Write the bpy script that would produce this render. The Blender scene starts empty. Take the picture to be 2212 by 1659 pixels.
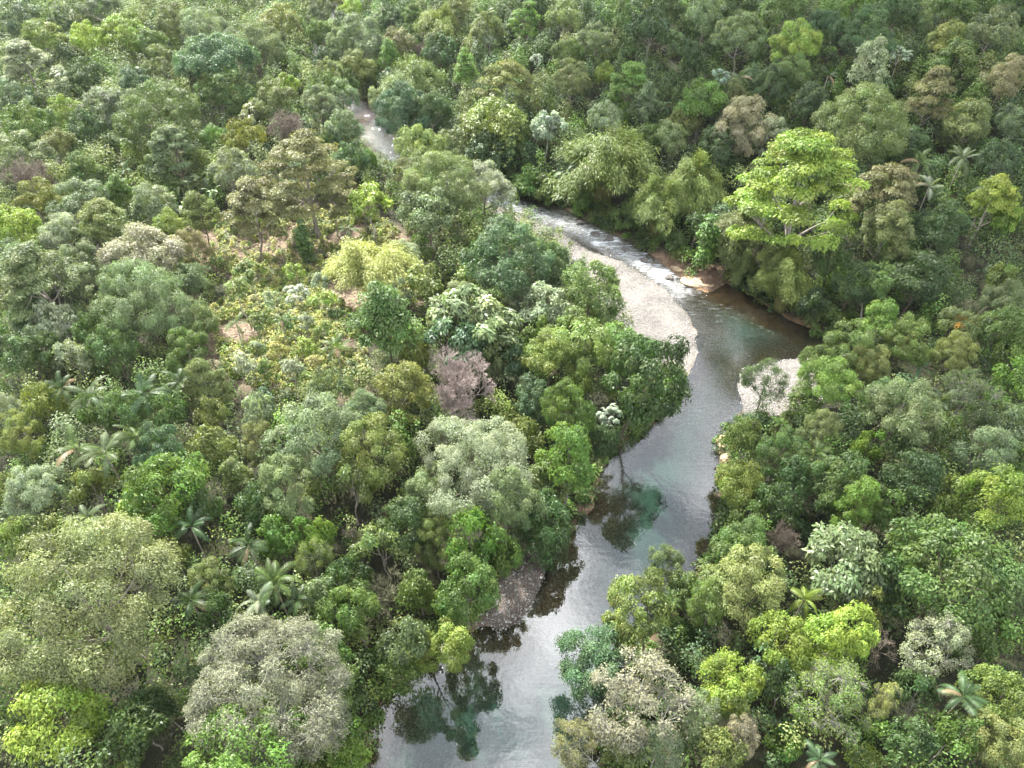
import bpy, math, random
import numpy as np
from mathutils import Vector, Matrix

rng = np.random.default_rng(11)
random.seed(11)
scene = bpy.context.scene
COL = scene.collection

# ------------------------------------------------------------------ camera, sky, sun, exposure
CAM_Z, PITCH, HFOV = 80.0, math.radians(43.0), math.radians(69.0)
W, H = 2212.0, 1659.0
F = (W / 2) / math.tan(HFOV / 2)
cam = bpy.data.objects.new('camera', bpy.data.cameras.new('camera'))
COL.objects.link(cam)
cam.location = (0, 0, CAM_Z)
cam.rotation_euler = (math.pi / 2 - PITCH, 0, 0)
cam.data.sensor_width = 36
cam.data.lens = 18 / math.tan(HFOV / 2)
cam.data.clip_start = 0.5
cam.data.clip_end = 6000
scene.camera = cam

SUN_EL, SUN_AZ = math.radians(46), math.radians(-28)      # azimuth from +Y (ahead), negative = to the left
sd = Vector((math.sin(SUN_AZ) * math.cos(SUN_EL), math.cos(SUN_AZ) * math.cos(SUN_EL), math.sin(SUN_EL)))
sun = bpy.data.objects.new('sun', bpy.data.lights.new('sun', 'SUN'))
COL.objects.link(sun)
sun.data.energy = 5.0
sun.data.angle = math.radians(1.5)
sun.data.color = (1.0, 0.965, 0.90)
sun.rotation_euler = (-sd).to_track_quat('-Z', 'Y').to_euler()

world = bpy.data.worlds.new('World')
scene.world = world
world.use_nodes = True
nt = world.node_tree
nt.nodes.clear()
def wn(t, **k):
    n = nt.nodes.new(t)
    for a, b in k.items(): setattr(n, a, b)
    return n
sky = wn('ShaderNodeTexSky', sky_type='NISHITA')
sky.sun_disc = False
sky.sun_elevation = SUN_EL
sky.sun_rotation = SUN_AZ
sky.air_density = 1.0
sky.dust_density = 2.0
bg = wn('ShaderNodeBackground'); out = wn('ShaderNodeOutputWorld')
bg.inputs['Strength'].default_value = 0.05
tc = wn('ShaderNodeTexCoord'); sep = wn('ShaderNodeSeparateXYZ'); comb = wn('ShaderNodeCombineXYZ')
add = wn('ShaderNodeMath', operation='ADD'); add.inputs[1].default_value = 0.25
dx = wn('ShaderNodeMath', operation='DIVIDE'); dy = wn('ShaderNodeMath', operation='DIVIDE')
nz = wn('ShaderNodeTexNoise'); nz.inputs['Scale'].default_value = 2.6; nz.inputs['Detail'].default_value = 7; nz.inputs['Roughness'].default_value = 0.55
ramp = wn('ShaderNodeValToRGB'); ramp.color_ramp.elements[0].position = 0.30; ramp.color_ramp.elements[1].position = 0.56
mixc = wn('ShaderNodeMix', data_type='RGBA')
mixc.inputs['B'].default_value = (15.0, 15.3, 15.8, 1)
nz2 = wn('ShaderNodeTexNoise'); nz2.inputs['Scale'].default_value = 3.4; nz2.inputs['Detail'].default_value = 5
cl2 = wn('ShaderNodeValToRGB'); cl2.color_ramp.elements[0].position = 0.44; cl2.color_ramp.elements[0].color = (6, 6.7, 7.8, 1); cl2.color_ramp.elements[1].position = 0.63; cl2.color_ramp.elements[1].color = (40, 41, 42, 1)
L = nt.links.new
L(tc.outputs['Generated'], sep.inputs[0]); L(sep.outputs['Z'], add.inputs[0])
L(sep.outputs['X'], dx.inputs[0]); L(add.outputs[0], dx.inputs[1]); L(sep.outputs['Y'], dy.inputs[0]); L(add.outputs[0], dy.inputs[1])
L(dx.outputs[0], comb.inputs[0]); L(dy.outputs[0], comb.inputs[1]); L(comb.outputs[0], nz.inputs['Vector'])
L(nz.outputs['Fac'], ramp.inputs[0]); L(ramp.outputs[0], mixc.inputs['Factor'])
L(comb.outputs[0], nz2.inputs['Vector']); L(nz2.outputs['Fac'], cl2.inputs[0]); L(cl2.outputs[0], mixc.inputs['B'])
L(sky.outputs[0], mixc.inputs['A']); L(mixc.outputs['Result'], bg.inputs['Color']); L(bg.outputs[0], out.inputs[0])

scene.view_settings.view_transform = 'Standard'
scene.view_settings.look = 'None'
scene.view_settings.exposure = 2.1
scene.view_settings.gamma = 1.0
scene.render.engine = 'CYCLES'
cy = scene.cycles
cy.max_bounces = 6; cy.diffuse_bounces = 2; cy.glossy_bounces = 2; cy.transmission_bounces = 3
cy.transparent_max_bounces = 8; cy.caustics_reflective = False; cy.caustics_refractive = False
cy.sample_clamp_indirect = 4
cy.use_denoising = True
cy.denoiser = 'OPENIMAGEDENOISE'

# ------------------------------------------------------------------ pixel <-> place (the photograph measured on a 2212 x 1659 grid)
cP, sP = math.cos(PITCH), math.sin(PITCH)
def at(px, py, z=0.0):
    px = np.asarray(px, float); py = np.asarray(py, float)
    a = px - W / 2; b = H / 2 - py
    X = a; Y = F * cP + b * sP; Z = -F * sP + b * cP
    t = (z - CAM_Z) / Z
    return X * t, Y * t
def proj(x, y, z):
    zz = z - CAM_Z
    dep = y * cP - zz * sP
    u = y * sP + zz * cP
    return W / 2 + F * x / dep, H / 2 - F * u / dep, dep
def poly(pts):
    p = np.array(pts, float)
    x, y = at(p[:, 0], p[:, 1], 0)
    return np.stack([x, y], 1)
def sdist(P, pg):                                            # signed distance to a polygon, negative inside
    x, y = P[:, 0], P[:, 1]
    d2 = np.full(len(P), 1e12); ins = np.zeros(len(P), bool)
    n = len(pg)
    for i in range(n):
        a = pg[i]; b = pg[(i + 1) % n]; e = b - a
        wx, wy = x - a[0], y - a[1]
        t = np.clip((wx * e[0] + wy * e[1]) / (e @ e + 1e-9), 0, 1)
        d2 = np.minimum(d2, (wx - e[0] * t) ** 2 + (wy - e[1] * t) ** 2)
        c = (a[1] > y) != (b[1] > y)
        xi = a[0] + (y - a[1]) * e[0] / (e[1] if abs(e[1]) > 1e-9 else 1e-9)
        ins ^= c & (x < xi)
    d = np.sqrt(d2)
    return np.where(ins, -d, d)
def sstep(a, b, x):
    t = np.clip((x - a) / (b - a), 0, 1)
    return t * t * (3 - 2 * t)
_ph = rng.uniform(0, 6.28, (24, 3)); _fr = rng.normal(0, 1, (24, 2))
def wob(x, y, s):                                            # cheap smooth noise about -1..1
    v = 0
    for i in range(10):
        v = v + np.sin((x * _fr[i, 0] + y * _fr[i, 1]) / s + _ph[i, 0])
    return v / 4.0

RIVER = poly([(740,1760),(775,1690),(790,1640),(812,1545),(850,1490),(930,1425),(990,1378),(1050,1358),(1085,1368),(1125,1342),(1162,1290),(1183,1232),
 (1190,1178),(1228,1160),(1262,1122),(1290,1095),(1282,1066),(1300,1030),(1308,988),(1345,962),(1400,930),(1440,885),(1470,842),(1490,806),
 (1510,760),(1506,715),(1482,670),(1442,626),(1392,590),(1335,560),(1275,540),(1222,508),(1180,486),(1135,470),(1085,452),(1040,432),(965,402),(890,380),(835,362),
 (795,340),(768,300),(746,250),(735,222),(705,190),(672,142),(672,92),(700,52),(722,0),(730,-60),
 (762,-60),(752,0),(730,54),(708,98),(708,138),(745,185),(790,217),(837,250),(852,285),(885,320),(955,350),(1012,375),(1105,416),(1200,442),(1292,488),(1372,528),
 (1440,578),(1500,622),(1532,634),(1572,614),(1640,650),(1700,690),(1765,717),(1815,738),(1815,765),(1760,772),(1700,775),(1640,785),(1606,800),(1590,832),(1602,880),(1580,915),
 (1553,945),(1550,1010),(1556,1080),(1553,1130),(1535,1190),(1500,1240),(1450,1310),(1405,1370),(1370,1430),(1340,1500),(1310,1570),(1290,1640),(1275,1760)])
GRAVEL = [poly([(1040,432),(1135,470),(1222,508),(1335,560),(1442,626),(1506,715),(1510,760),(1490,806),(1440,800),(1370,740),(1320,690),(1280,610),(1200,530),(1100,480)]),
          poly([(1606,798),(1700,772),(1760,775),(1770,870),(1700,910),(1612,890),(1588,830)]),
          poly([(1190,1175),(1160,1178),(1105,1250),(1060,1310),(1030,1350),(1070,1372),(1125,1345),(1165,1290),(1185,1235)])]
SAND = [poly([(1395,545),(1470,560),(1560,588),(1580,612),(1530,640),(1490,622),(1440,585)]), poly([(1690,680),(1790,715),(1800,735),(1750,722)]),
        poly([(1310,985),(1280,1060),(1260,1120),(1290,1100),(1310,1040),(1330,990)]), poly([(1000,1340),(1050,1330),(1075,1370),(985,1385)])]
CLEAR = poly([(430,505),(520,480),(640,470),(770,475),(850,520),(905,640),(870,690),(760,740),(790,850),(640,880),(520,830),(480,700),(540,640),(520,590),(440,560)])
COVE = poly([(1510,622),(1575,605),(1650,645),(1770,715),(1720,728),(1640,700),(1560,670)])
FAR = poly([(740,228),(784,250),(806,300),(822,345),(790,342),(760,300)])
RAPID = poly([(800,335),(870,335),(960,370),(1105,420),(1290,490),(1440,575),(1520,630),(1470,660),(1330,565),(1180,490),(960,410),(840,370)])
YB = np.array([0, 45, 75, 100, 120, 145, 185, 240, 300, 900.]); XB = np.array([8, 8, 26, 45, 38, 2, -30, -55, -60, -60.])

def ground(P):
    x, y = P[:, 0], P[:, 1]
    s = sdist(P, RIVER)
    g = np.minimum.reduce([sdist(P, q) for q in GRAVEL])
    side = sstep(0, 12, x - np.interp(y, YB, XB))
    out = np.maximum(s, 0)
    hill = 0.19 * np.maximum(0, out - 14) * side * sstep(80, 140, y)
    hill = hill + 0.16 * np.maximum(0, out - 60) * (1 - side) * sstep(190, 300, y)
    hill = hill + 0.25 * np.maximum(0, y - 330)
    hill = np.minimum(hill, 260)
    low = sstep(5, 0, g)                                        # 1 on gravel bars
    bank = 1.5 * sstep(0, 3.5, out) * (1 - low) + low * np.minimum(out * 0.09, 0.6) + (1 - low) * 0.9 * sstep(4, 25, out)
    rough = (0.35 * wob(x, y, 7.0) + 1.2 * wob(x, y, 31.0)) * sstep(6, 30, out)
    z = bank + rough + hill
    din = np.maximum(-s, 0)
    shal = np.maximum.reduce([sstep(14, 0, g), sstep(3, -1, sdist(P, COVE)), sstep(5, -1, sdist(P, FAR))])
    bed = -np.minimum(0.10 + din * (0.26 - 0.17 * shal), 2.2) + 0.12 * wob(x, y, 2.3)
    return np.where(s < 0, np.minimum(bed, -0.02), np.maximum(z, 0.0)), s, g
def gz(x, y):
    return float(ground(np.array([[x, y]]))[0][0])

# ------------------------------------------------------------------ mesh helpers
def np_mesh(name, V, quads=None, tris=None, mat=None, attrs=None, smooth=False):
    me = bpy.data.meshes.new(name)
    V = np.ascontiguousarray(V, np.float32)
    q = np.zeros((0, 4), np.int32) if quads is None else np.asarray(quads, np.int32)
    t = np.zeros((0, 3), np.int32) if tris is None else np.asarray(tris, np.int32)
    me.vertices.add(len(V)); me.vertices.foreach_set('co', V.ravel())
    nl = q.size + t.size
    me.loops.add(nl)
    me.loops.foreach_set('vertex_index', np.concatenate([q.ravel(), t.ravel()]).astype(np.int32))
    me.polygons.add(len(q) + len(t))
    ls = np.concatenate([np.arange(len(q)) * 4, q.size + np.arange(len(t)) * 3]).astype(np.int32)
    me.polygons.foreach_set('loop_start', ls)
    if smooth:
        me.polygons.foreach_set('use_smooth', np.ones(len(q) + len(t), bool))
    for k, (dom, typ, arr) in (attrs or {}).items():
        a = me.attributes.new(k, typ, dom)
        a.data.foreach_set('color' if typ == 'FLOAT_COLOR' else 'value', np.ascontiguousarray(arr, np.float32).ravel())
    me.update(calc_edges=True)
    if mat: me.materials.append(mat)
    return me
def obj(name, me, parent=None):
    o = bpy.data.objects.new(name, me); COL.objects.link(o)
    if parent: o.parent = parent
    return o
def tag(o, label=None, cat=None, group=None, kind=None):
    if label: o['label'] = label
    if cat: o['category'] = cat
    if group: o['group'] = group
    if kind: o['kind'] = kind
def unit(v):
    return v / (np.linalg.norm(v, axis=-1, keepdims=True) + 1e-9)
class MB:
    def __init__(s): s.v = []; s.q = []; s.n = 0
    def add(s, V, Q):
        s.v.append(np.asarray(V, float)); s.q.append(np.asarray(Q, int) + s.n); s.n += len(V)
    def tube(s, path, rad, seg=6):
        path = np.asarray(path, float); rad = np.asarray(rad, float); k = len(path)
        t = np.gradient(path, axis=0); t = unit(t)
        ref = np.where(np.abs(t[:, 2:3]) > 0.9, np.array([[1., 0, 0]]), np.array([[0, 0, 1.]]))
        a = unit(np.cross(t, ref)); b = np.cross(t, a)
        an = np.arange(seg) * 2 * np.pi / seg
        V = path[:, None] + rad[:, None, None] * (np.cos(an)[None, :, None] * a[:, None] + np.sin(an)[None, :, None] * b[:, None])
        i, j = np.meshgrid(np.arange(k - 1), np.arange(seg), indexing='ij'); j2 = (j + 1) % seg
        Q = np.stack([i * seg + j, i * seg + j2, (i + 1) * seg + j2, (i + 1) * seg + j], -1).reshape(-1, 4)
        s.add(V.reshape(-1, 3), Q)
    def twigs(s, A, B, r0, r1):                                 # many straight three-sided twigs at once
        n = len(A); d = unit(B - A)
        ref = np.where(np.abs(d[:, 2:3]) > 0.9, np.array([[1., 0, 0]]), np.array([[0, 0, 1.]]))
        a = unit(np.cross(d, ref)); b = np.cross(d, a)
        V = np.zeros((n, 6, 3))
        for j in range(3):
            o = math.cos(j * 2.094) * a + math.sin(j * 2.094) * b
            V[:, j] = A + o * np.reshape(r0, (-1, 1)); V[:, j + 3] = B + o * np.reshape(r1, (-1, 1))
        base = np.arange(n)[:, None, None] * 6
        Q = np.array([[0, 1, 4, 3], [1, 2, 5, 4], [2, 0, 3, 5]])[None] + base
        s.add(V.reshape(-1, 3), Q.reshape(-1, 4))
    def mesh(s, name, mat, smooth=True):
        return np_mesh(name, np.concatenate(s.v), np.concatenate(s.q), mat=mat, smooth=smooth)
def leaf_geo(P, N, A, Ln, Wd, droop=0.15):
    """diamond leaves: foot, side, tip, side"""
    N = unit(N); A = unit(A - N * np.sum(A * N, 1, keepdims=True)); B = np.cross(N, A)
    Ln = np.reshape(Ln, (-1, 1)); Wd = np.reshape(Wd, (-1, 1))
    tip = P + A * Ln; tip[:, 2] -= droop * Ln[:, 0]
    mid = P + A * Ln * 0.45
    V = np.stack([P, mid + B * Wd * 0.5 + N * Wd * 0.12, tip, mid - B * Wd * 0.5 + N * Wd * 0.12], 1).reshape(-1, 3)
    Q = np.arange(len(P) * 4).reshape(-1, 4)
    return V, Q
def rdir(r, n):
    return unit(r.normal(size=(n, 3)))

# ------------------------------------------------------------------ materials
def new_mat(name):
    m = bpy.data.materials.new(name); m.use_nodes = True
    t = m.node_tree; t.nodes.clear()
    return m, t, t.links.new
def N_(t, typ, **k):
    n = t.nodes.new(typ)
    for a, b in k.items(): setattr(n, a, b)
    return n
def leaf_mat(name, src='object', rough=0.42, spec=0.5, trans=0.27, vary=0.55):
    m, t, l = new_mat(name)
    if src == 'object':
        c = N_(t, 'ShaderNodeObjectInfo').outputs['Color']
    else:
        c = N_(t, 'ShaderNodeAttribute', attribute_name='col').outputs['Color']
    v = N_(t, 'ShaderNodeAttribute', attribute_name='v').outputs['Fac']
    mr = N_(t, 'ShaderNodeMapRange'); mr.inputs['To Min'].default_value = 1 - vary; mr.inputs['To Max'].default_value = 1 + vary
    l(v, mr.inputs['Value'])
    mul = N_(t, 'ShaderNodeMix', data_type='RGBA', blend_type='MULTIPLY'); mul.inputs['Factor'].default_value = 1
    l(c, mul.inputs['A'])
    cmb = N_(t, 'ShaderNodeCombineColor')
    for i in range(3): l(mr.outputs[0], cmb.inputs[i])
    l(cmb.outputs[0], mul.inputs['B'])
    hs = N_(t, 'ShaderNodeHueSaturation')
    h2 = N_(t, 'ShaderNodeAttribute', attribute_name='h').outputs['Fac']
    mh = N_(t, 'ShaderNodeMapRange'); mh.inputs['To Min'].default_value = 0.468; mh.inputs['To Max'].default_value = 0.518
    l(h2, mh.inputs['Value']); l(mh.outputs[0], hs.inputs['Hue']); l(mul.outputs['Result'], hs.inputs['Color'])
    p = N_(t, 'ShaderNodeBsdfPrincipled'); p.inputs['Roughness'].default_value = rough; p.inputs['Specular IOR Level'].default_value = spec
    l(hs.outputs[0], p.inputs['Base Color'])
    tr = N_(t, 'ShaderNodeBsdfTranslucent')
    tcol = N_(t, 'ShaderNodeMix', data_type='RGBA', blend_type='MULTIPLY'); tcol.inputs['Factor'].default_value = 1
    tcol.inputs['B'].default_value = (1.5, 1.6, 0.7, 1)
    l(hs.outputs[0], tcol.inputs['A']); l(tcol.outputs['Result'], tr.inputs['Color'])
    mx = N_(t, 'ShaderNodeMixShader'); mx.inputs[0].default_value = trans
    l(p.outputs[0], mx.inputs[1]); l(tr.outputs[0], mx.inputs[2])
    o = N_(t, 'ShaderNodeOutputMaterial'); l(mx.outputs[0], o.inputs[0])
    return m
M_LEAF = leaf_mat('foliage', rough=0.5, spec=0.36, vary=0.45)
M_GLOSS = leaf_mat('waxy_foliage', rough=0.46, spec=0.42, trans=0.22)
M_FROND = leaf_mat('frond_leaf', rough=0.5, spec=0.3, trans=0.28, vary=0.25)
M_UNDER = leaf_mat('undergrowth_leaf', src='attr', rough=0.55, spec=0.3, vary=0.45)
def bark_mat():
    m, t, l = new_mat('bark')
    c = N_(t, 'ShaderNodeObjectInfo').outputs['Color']
    g = N_(t, 'ShaderNodeNewGeometry'); n = N_(t, 'ShaderNodeTexNoise'); n.inputs['Scale'].default_value = 2.5; n.inputs['Detail'].default_value = 6
    l(g.outputs['Position'], n.inputs['Vector'])
    mr = N_(t, 'ShaderNodeMapRange'); mr.inputs['From Min'].default_value = 0.3; mr.inputs['From Max'].default_value = 0.7
    mr.inputs['To Min'].default_value = 0.55; mr.inputs['To Max'].default_value = 1.35
    l(n.outputs['Fac'], mr.inputs['Value'])
    mul = N_(t, 'ShaderNodeVectorMath', operation='SCALE'); l(c, mul.inputs[0]); l(mr.outputs[0], mul.inputs['Scale'])
    p = N_(t, 'ShaderNodeBsdfPrincipled'); p.inputs['Roughness'].default_value = 0.85
    l(mul.outputs[0], p.inputs['Base Color'])
    o = N_(t, 'ShaderNodeOutputMaterial'); l(p.outputs[0], o.inputs[0])
    return m
M_BARK = bark_mat()

def ground_mat():
    m, t, l = new_mat('forest_floor_and_gravel')
    geo = N_(t, 'ShaderNodeNewGeometry')
    A = lambda n: N_(t, 'ShaderNodeAttribute', attribute_name=n).outputs['Fac']
    def noise(sc, det=6, rough=0.6):
        n = N_(t, 'ShaderNodeTexNoise'); n.inputs['Scale'].default_value = sc; n.inputs['Detail'].default_value = det; n.inputs['Roughness'].default_value = rough
        l(geo.outputs['Position'], n.inputs['Vector']); return n.outputs['Fac']
    def ramp(fac, *st):
        r = N_(t, 'ShaderNodeValToRGB'); e = r.color_ramp.elements
        while len(e) < len(st): e.new(0.5)
        for i, (p, c) in enumerate(st): e[i].position = p; e[i].color = (*c, 1)
        l(fac, r.inputs[0]); return r.outputs[0]
    def mix(f, a, b):
        x = N_(t, 'ShaderNodeMix', data_type='RGBA'); l(f, x.inputs['Factor']); l(a, x.inputs['A']); l(b, x.inputs['B']); return x.outputs['Result']
    floor = ramp(noise(0.6), (0.3, (0.010, 0.010, 0.006)), (0.55, (0.022, 0.024, 0.010)), (0.75, (0.04, 0.032, 0.018)))
    vo = N_(t, 'ShaderNodeTexVoronoi'); vo.inputs['Scale'].default_value = 5.5; l(geo.outputs['Position'], vo.inputs['Vector'])
    sx = N_(t, 'ShaderNodeSeparateXYZ'); l(vo.outputs['Color'], sx.inputs[0])
    stones = ramp(sx.outputs[0], (0.0, (0.20, 0.18, 0.16)), (0.4, (0.40, 0.365, 0.32)), (0.75, (0.52, 0.48, 0.43)), (1.0, (0.66, 0.63, 0.58)))
    vo2 = N_(t, 'ShaderNodeTexVoronoi'); vo2.inputs['Scale'].default_value = 13.0; l(geo.outputs['Position'], vo2.inputs['Vector'])
    sx2 = N_(t, 'ShaderNodeSeparateXYZ'); l(vo2.outputs['Color'], sx2.inputs[0])
    grit = ramp(sx2.outputs[0], (0.0, (0.26, 0.23, 0.2)), (1.0, (0.58, 0.54, 0.48)))
    grav = mix(noise(0.9, 3), stones, grit)
    patch = ramp(noise(0.16, 4), (0.4, (0.23, 0.23, 0.24)), (0.6, (0.35, 0.35, 0.355)))
    gm = N_(t, 'ShaderNodeMix', data_type='RGBA', blend_type='MULTIPLY'); gm.inputs['Factor'].default_value = 1
    l(grav, gm.inputs['A']); l(patch, gm.inputs['B'])
    soil = ramp(noise(1.6, 10, 0.8), (0.32, (0.055, 0.038, 0.026)), (0.46, (0.135, 0.095, 0.066)), (0.57, (0.21, 0.165, 0.11)), (0.70, (0.30, 0.27, 0.16)))
    sand = ramp(noise(1.1, 8, 0.7), (0.3, (0.05, 0.032, 0.02)), (0.5, (0.11, 0.07, 0.043)), (0.7, (0.20, 0.145, 0.10)))
    c = mix(A('clear'), floor, soil)
    c = mix(A('sand'), c, sand)
    c = mix(A('gravel'), c, gm.outputs['Result'])
    bedn = ramp(sx.outputs[0], (0.0, (0.10, 0.066, 0.04)), (0.6, (0.20, 0.145, 0.088)), (1.0, (0.32, 0.25, 0.17)))
    dk = N_(t, 'ShaderNodeMix', data_type='RGBA', blend_type='MULTIPLY'); l(A('shade_tint'), dk.inputs['Factor']); l(c, dk.inputs['A']); dk.inputs['B'].default_value = (0.66, 0.58, 0.54, 1)  # shade on the small beach multiplied into its gravel colour, with a brown tint
    amb = ramp(noise(0.7, 6), (0.3, (0.22, 0.11, 0.035)), (0.7, (0.44, 0.25, 0.09)))
    bedn = mix(A('amber'), bedn, amb)
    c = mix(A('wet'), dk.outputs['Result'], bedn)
    p = N_(t, 'ShaderNodeBsdfPrincipled'); p.inputs['Roughness'].default_value = 0.9; p.inputs['Specular IOR Level'].default_value = 0.25
    l(c, p.inputs['Base Color'])
    bp = N_(t, 'ShaderNodeBump'); bp.inputs['Strength'].default_value = 0.6; bp.inputs['Distance'].default_value = 0.12
    l(vo.outputs['Distance'], bp.inputs['Height']); l(bp.outputs[0], p.inputs['Normal'])
    o = N_(t, 'ShaderNodeOutputMaterial'); l(p.outputs[0], o.inputs[0])
    return m

def water_mat():
    m, t, l = new_mat('river_water')
    geo = N_(t, 'ShaderNodeNewGeometry')
    A = lambda n: N_(t, 'ShaderNodeAttribute', attribute_name=n).outputs['Fac']
    mp = N_(t, 'ShaderNodeMapping'); mp.inputs['Rotation'].default_value = (0, 0, math.radians(39)); mp.inputs['Scale'].default_value = (0.16, 1.0, 1.0)
    l(geo.outputs['Position'], mp.inputs['Vector'])
    def noise(vec, sc, det, rough=0.6, dist=0.0):
        n = N_(t, 'ShaderNodeTexNoise'); n.inputs['Scale'].default_value = sc; n.inputs['Detail'].default_value = det
        n.inputs['Roughness'].default_value = rough; n.inputs['Distortion'].default_value = dist
        l(vec, n.inputs['Vector']); return n.outputs['Fac']
    rip = noise(geo.outputs['Position'], 0.7, 2)
    chop = noise(mp.outputs[0], 2.4, 6, 0.65, 0.6)
    rp = A('rapid')
    def math_(op, a, b):
        x = N_(t, 'ShaderNodeMath', operation=op)
        for i, v in enumerate((a, b)):
            if isinstance(v, (int, float)): x.inputs[i].default_value = v
            else: l(v, x.inputs[i])
        return x.outputs[0]
    cur = noise(mp.outputs[0], 0.9, 3)
    hgt = math_('ADD', math_('ADD', math_('MULTIPLY', rip, 0.009), math_('MULTIPLY', cur, 0.005)), math_('MULTIPLY', math_('MULTIPLY', chop, rp), 0.42))
    bp = N_(t, 'ShaderNodeBump'); bp.inputs['Strength'].default_value = 1.0; bp.inputs['Distance'].default_value = 1.0
    l(hgt, bp.inputs['Height'])
    fr = N_(t, 'ShaderNodeFresnel'); fr.inputs['IOR'].default_value = 2.3; l(bp.outputs[0], fr.inputs['Normal'])
    tr = N_(t, 'ShaderNodeBsdfTransparent'); tr.inputs['Color'].default_value = (0.86, 0.88, 0.78, 1)
    df = N_(t, 'ShaderNodeBsdfDiffuse'); df.inputs['Color'].default_value = (0.017, 0.040, 0.028, 1)
    dm = N_(t, 'ShaderNodeMapRange'); dm.inputs['From Min'].default_value = 0.25; dm.inputs['From Max'].default_value = 1.9
    dm.inputs['To Min'].default_value = 0.02; dm.inputs['To Max'].default_value = 0.6
    l(A('depth'), dm.inputs['Value'])
    m1 = N_(t, 'ShaderNodeMixShader'); l(dm.outputs[0], m1.inputs[0]); l(tr.outputs[0], m1.inputs[1]); l(df.outputs[0], m1.inputs[2])
    gl = N_(t, 'ShaderNodeBsdfGlossy'); gl.inputs['Roughness'].default_value = 0.025; l(bp.outputs[0], gl.inputs['Normal'])
    m2 = N_(t, 'ShaderNodeMixShader'); l(fr.outputs[0], m2.inputs[0]); l(m1.outputs[0], m2.inputs[1]); l(gl.outputs[0], m2.inputs[2])
    # broken white water, plus fine white flecks painting in the silvery sky glare
    fn = noise(mp.outputs[0], 1.5, 9, 0.72, 1.0)
    fr_ = N_(t, 'ShaderNodeMapRange'); l(math_('ADD', fn, math_('MULTIPLY', A('foam'), 0.34)), fr_.inputs['Value'])
    fr_.inputs['From Min'].default_value = 0.68; fr_.inputs['From Max'].default_value = 0.92
    glint = noise(mp.outputs[0], 5.0, 6, 0.7, 0.8)
    glint_ = N_(t, 'ShaderNodeMapRange'); l(math_('ADD', glint, math_('MULTIPLY', rp, 0.16)), glint_.inputs['Value'])
    glint_.inputs['From Min'].default_value = 0.60; glint_.inputs['From Max'].default_value = 0.80; glint_.inputs['To Max'].default_value = 0.7
    foam_glint = math_('MAXIMUM', fr_.outputs[0], math_('MULTIPLY', glint_.outputs[0], rp))
    fd = N_(t, 'ShaderNodeBsdfDiffuse'); fd.inputs['Color'].default_value = (0.8, 0.83, 0.84, 1); l(bp.outputs[0], fd.inputs['Normal'])
    m3 = N_(t, 'ShaderNodeMixShader'); l(foam_glint, m3.inputs[0]); l(m2.outputs[0], m3.inputs[1]); l(fd.outputs[0], m3.inputs[2])
    o = N_(t, 'ShaderNodeOutputMaterial'); l(m3.outputs[0], o.inputs[0])
    return m

# ------------------------------------------------------------------ the ground: one sheet, fine by the river and coarse far off
def axis(lo, hi, fine_lo, fine_hi, step, grow=1.18):
    a = list(np.arange(fine_lo, fine_hi + 1e-6, step))
    s = step; x = fine_hi
    while x < hi: s *= grow; x += s; a.append(x)
    s = step; x = fine_lo
    while x > lo: s *= grow; x -= s; a.insert(0, x)
    return np.array(a)
gx = axis(-1600, 1600, -95, 85, 0.8); gy = axis(-900, 2600, 22, 200, 0.8, 1.1)
X, Y = np.meshgrid(gx, gy, indexing='ij')
P2 = np.stack([X.ravel(), Y.ravel()], 1)
Zg, Sg, Gg = ground(P2)
wv = 0.8 * wob(P2[:, 0], P2[:, 1], 1.7)
grav = sstep(1.0, -0.6, Gg + wv * 0.7) * (Sg > -0.4)
sand = sstep(1.2, -0.6, np.minimum.reduce([sdist(P2, q) for q in SAND]) + wv)
sand = np.maximum(sand, 0.8 * sstep(1.3, 0.2, np.maximum(Sg, 0) + 0.3 * wv) * (Gg > 1.5))
clear = sstep(5, -3, sdist(P2, CLEAR) + 2.5 * wob(P2[:, 0], P2[:, 1], 5.0))
wet = sstep(0.25, -0.55, Sg + 0.25 * wv)
shade_tint = sstep(1.5, 0, sdist(P2, GRAVEL[2]))  # mask of the small beach: painted shade and brown tint
amber = np.maximum(sstep(2.5, -1.5, sdist(P2, COVE)), sstep(4, -1, sdist(P2, FAR)))
i, j = np.meshgrid(np.arange(len(gx) - 1), np.arange(len(gy) - 1), indexing='ij')
n = len(gy)
Q = np.stack([i * n + j, (i + 1) * n + j, (i + 1) * n + j + 1, i * n + j + 1], -1).reshape(-1, 4)
pt = lambda a: ('POINT', 'FLOAT', a)
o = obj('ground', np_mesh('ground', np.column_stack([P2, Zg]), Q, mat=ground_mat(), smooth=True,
        attrs=dict(gravel=pt(grav), sand=pt(sand), clear=pt(clear), wet=pt(wet), shade_tint=pt(shade_tint), amber=pt(amber))))
tag(o, 'forest floor with pale gravel bars and brown earth banks', kind='structure')

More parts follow.
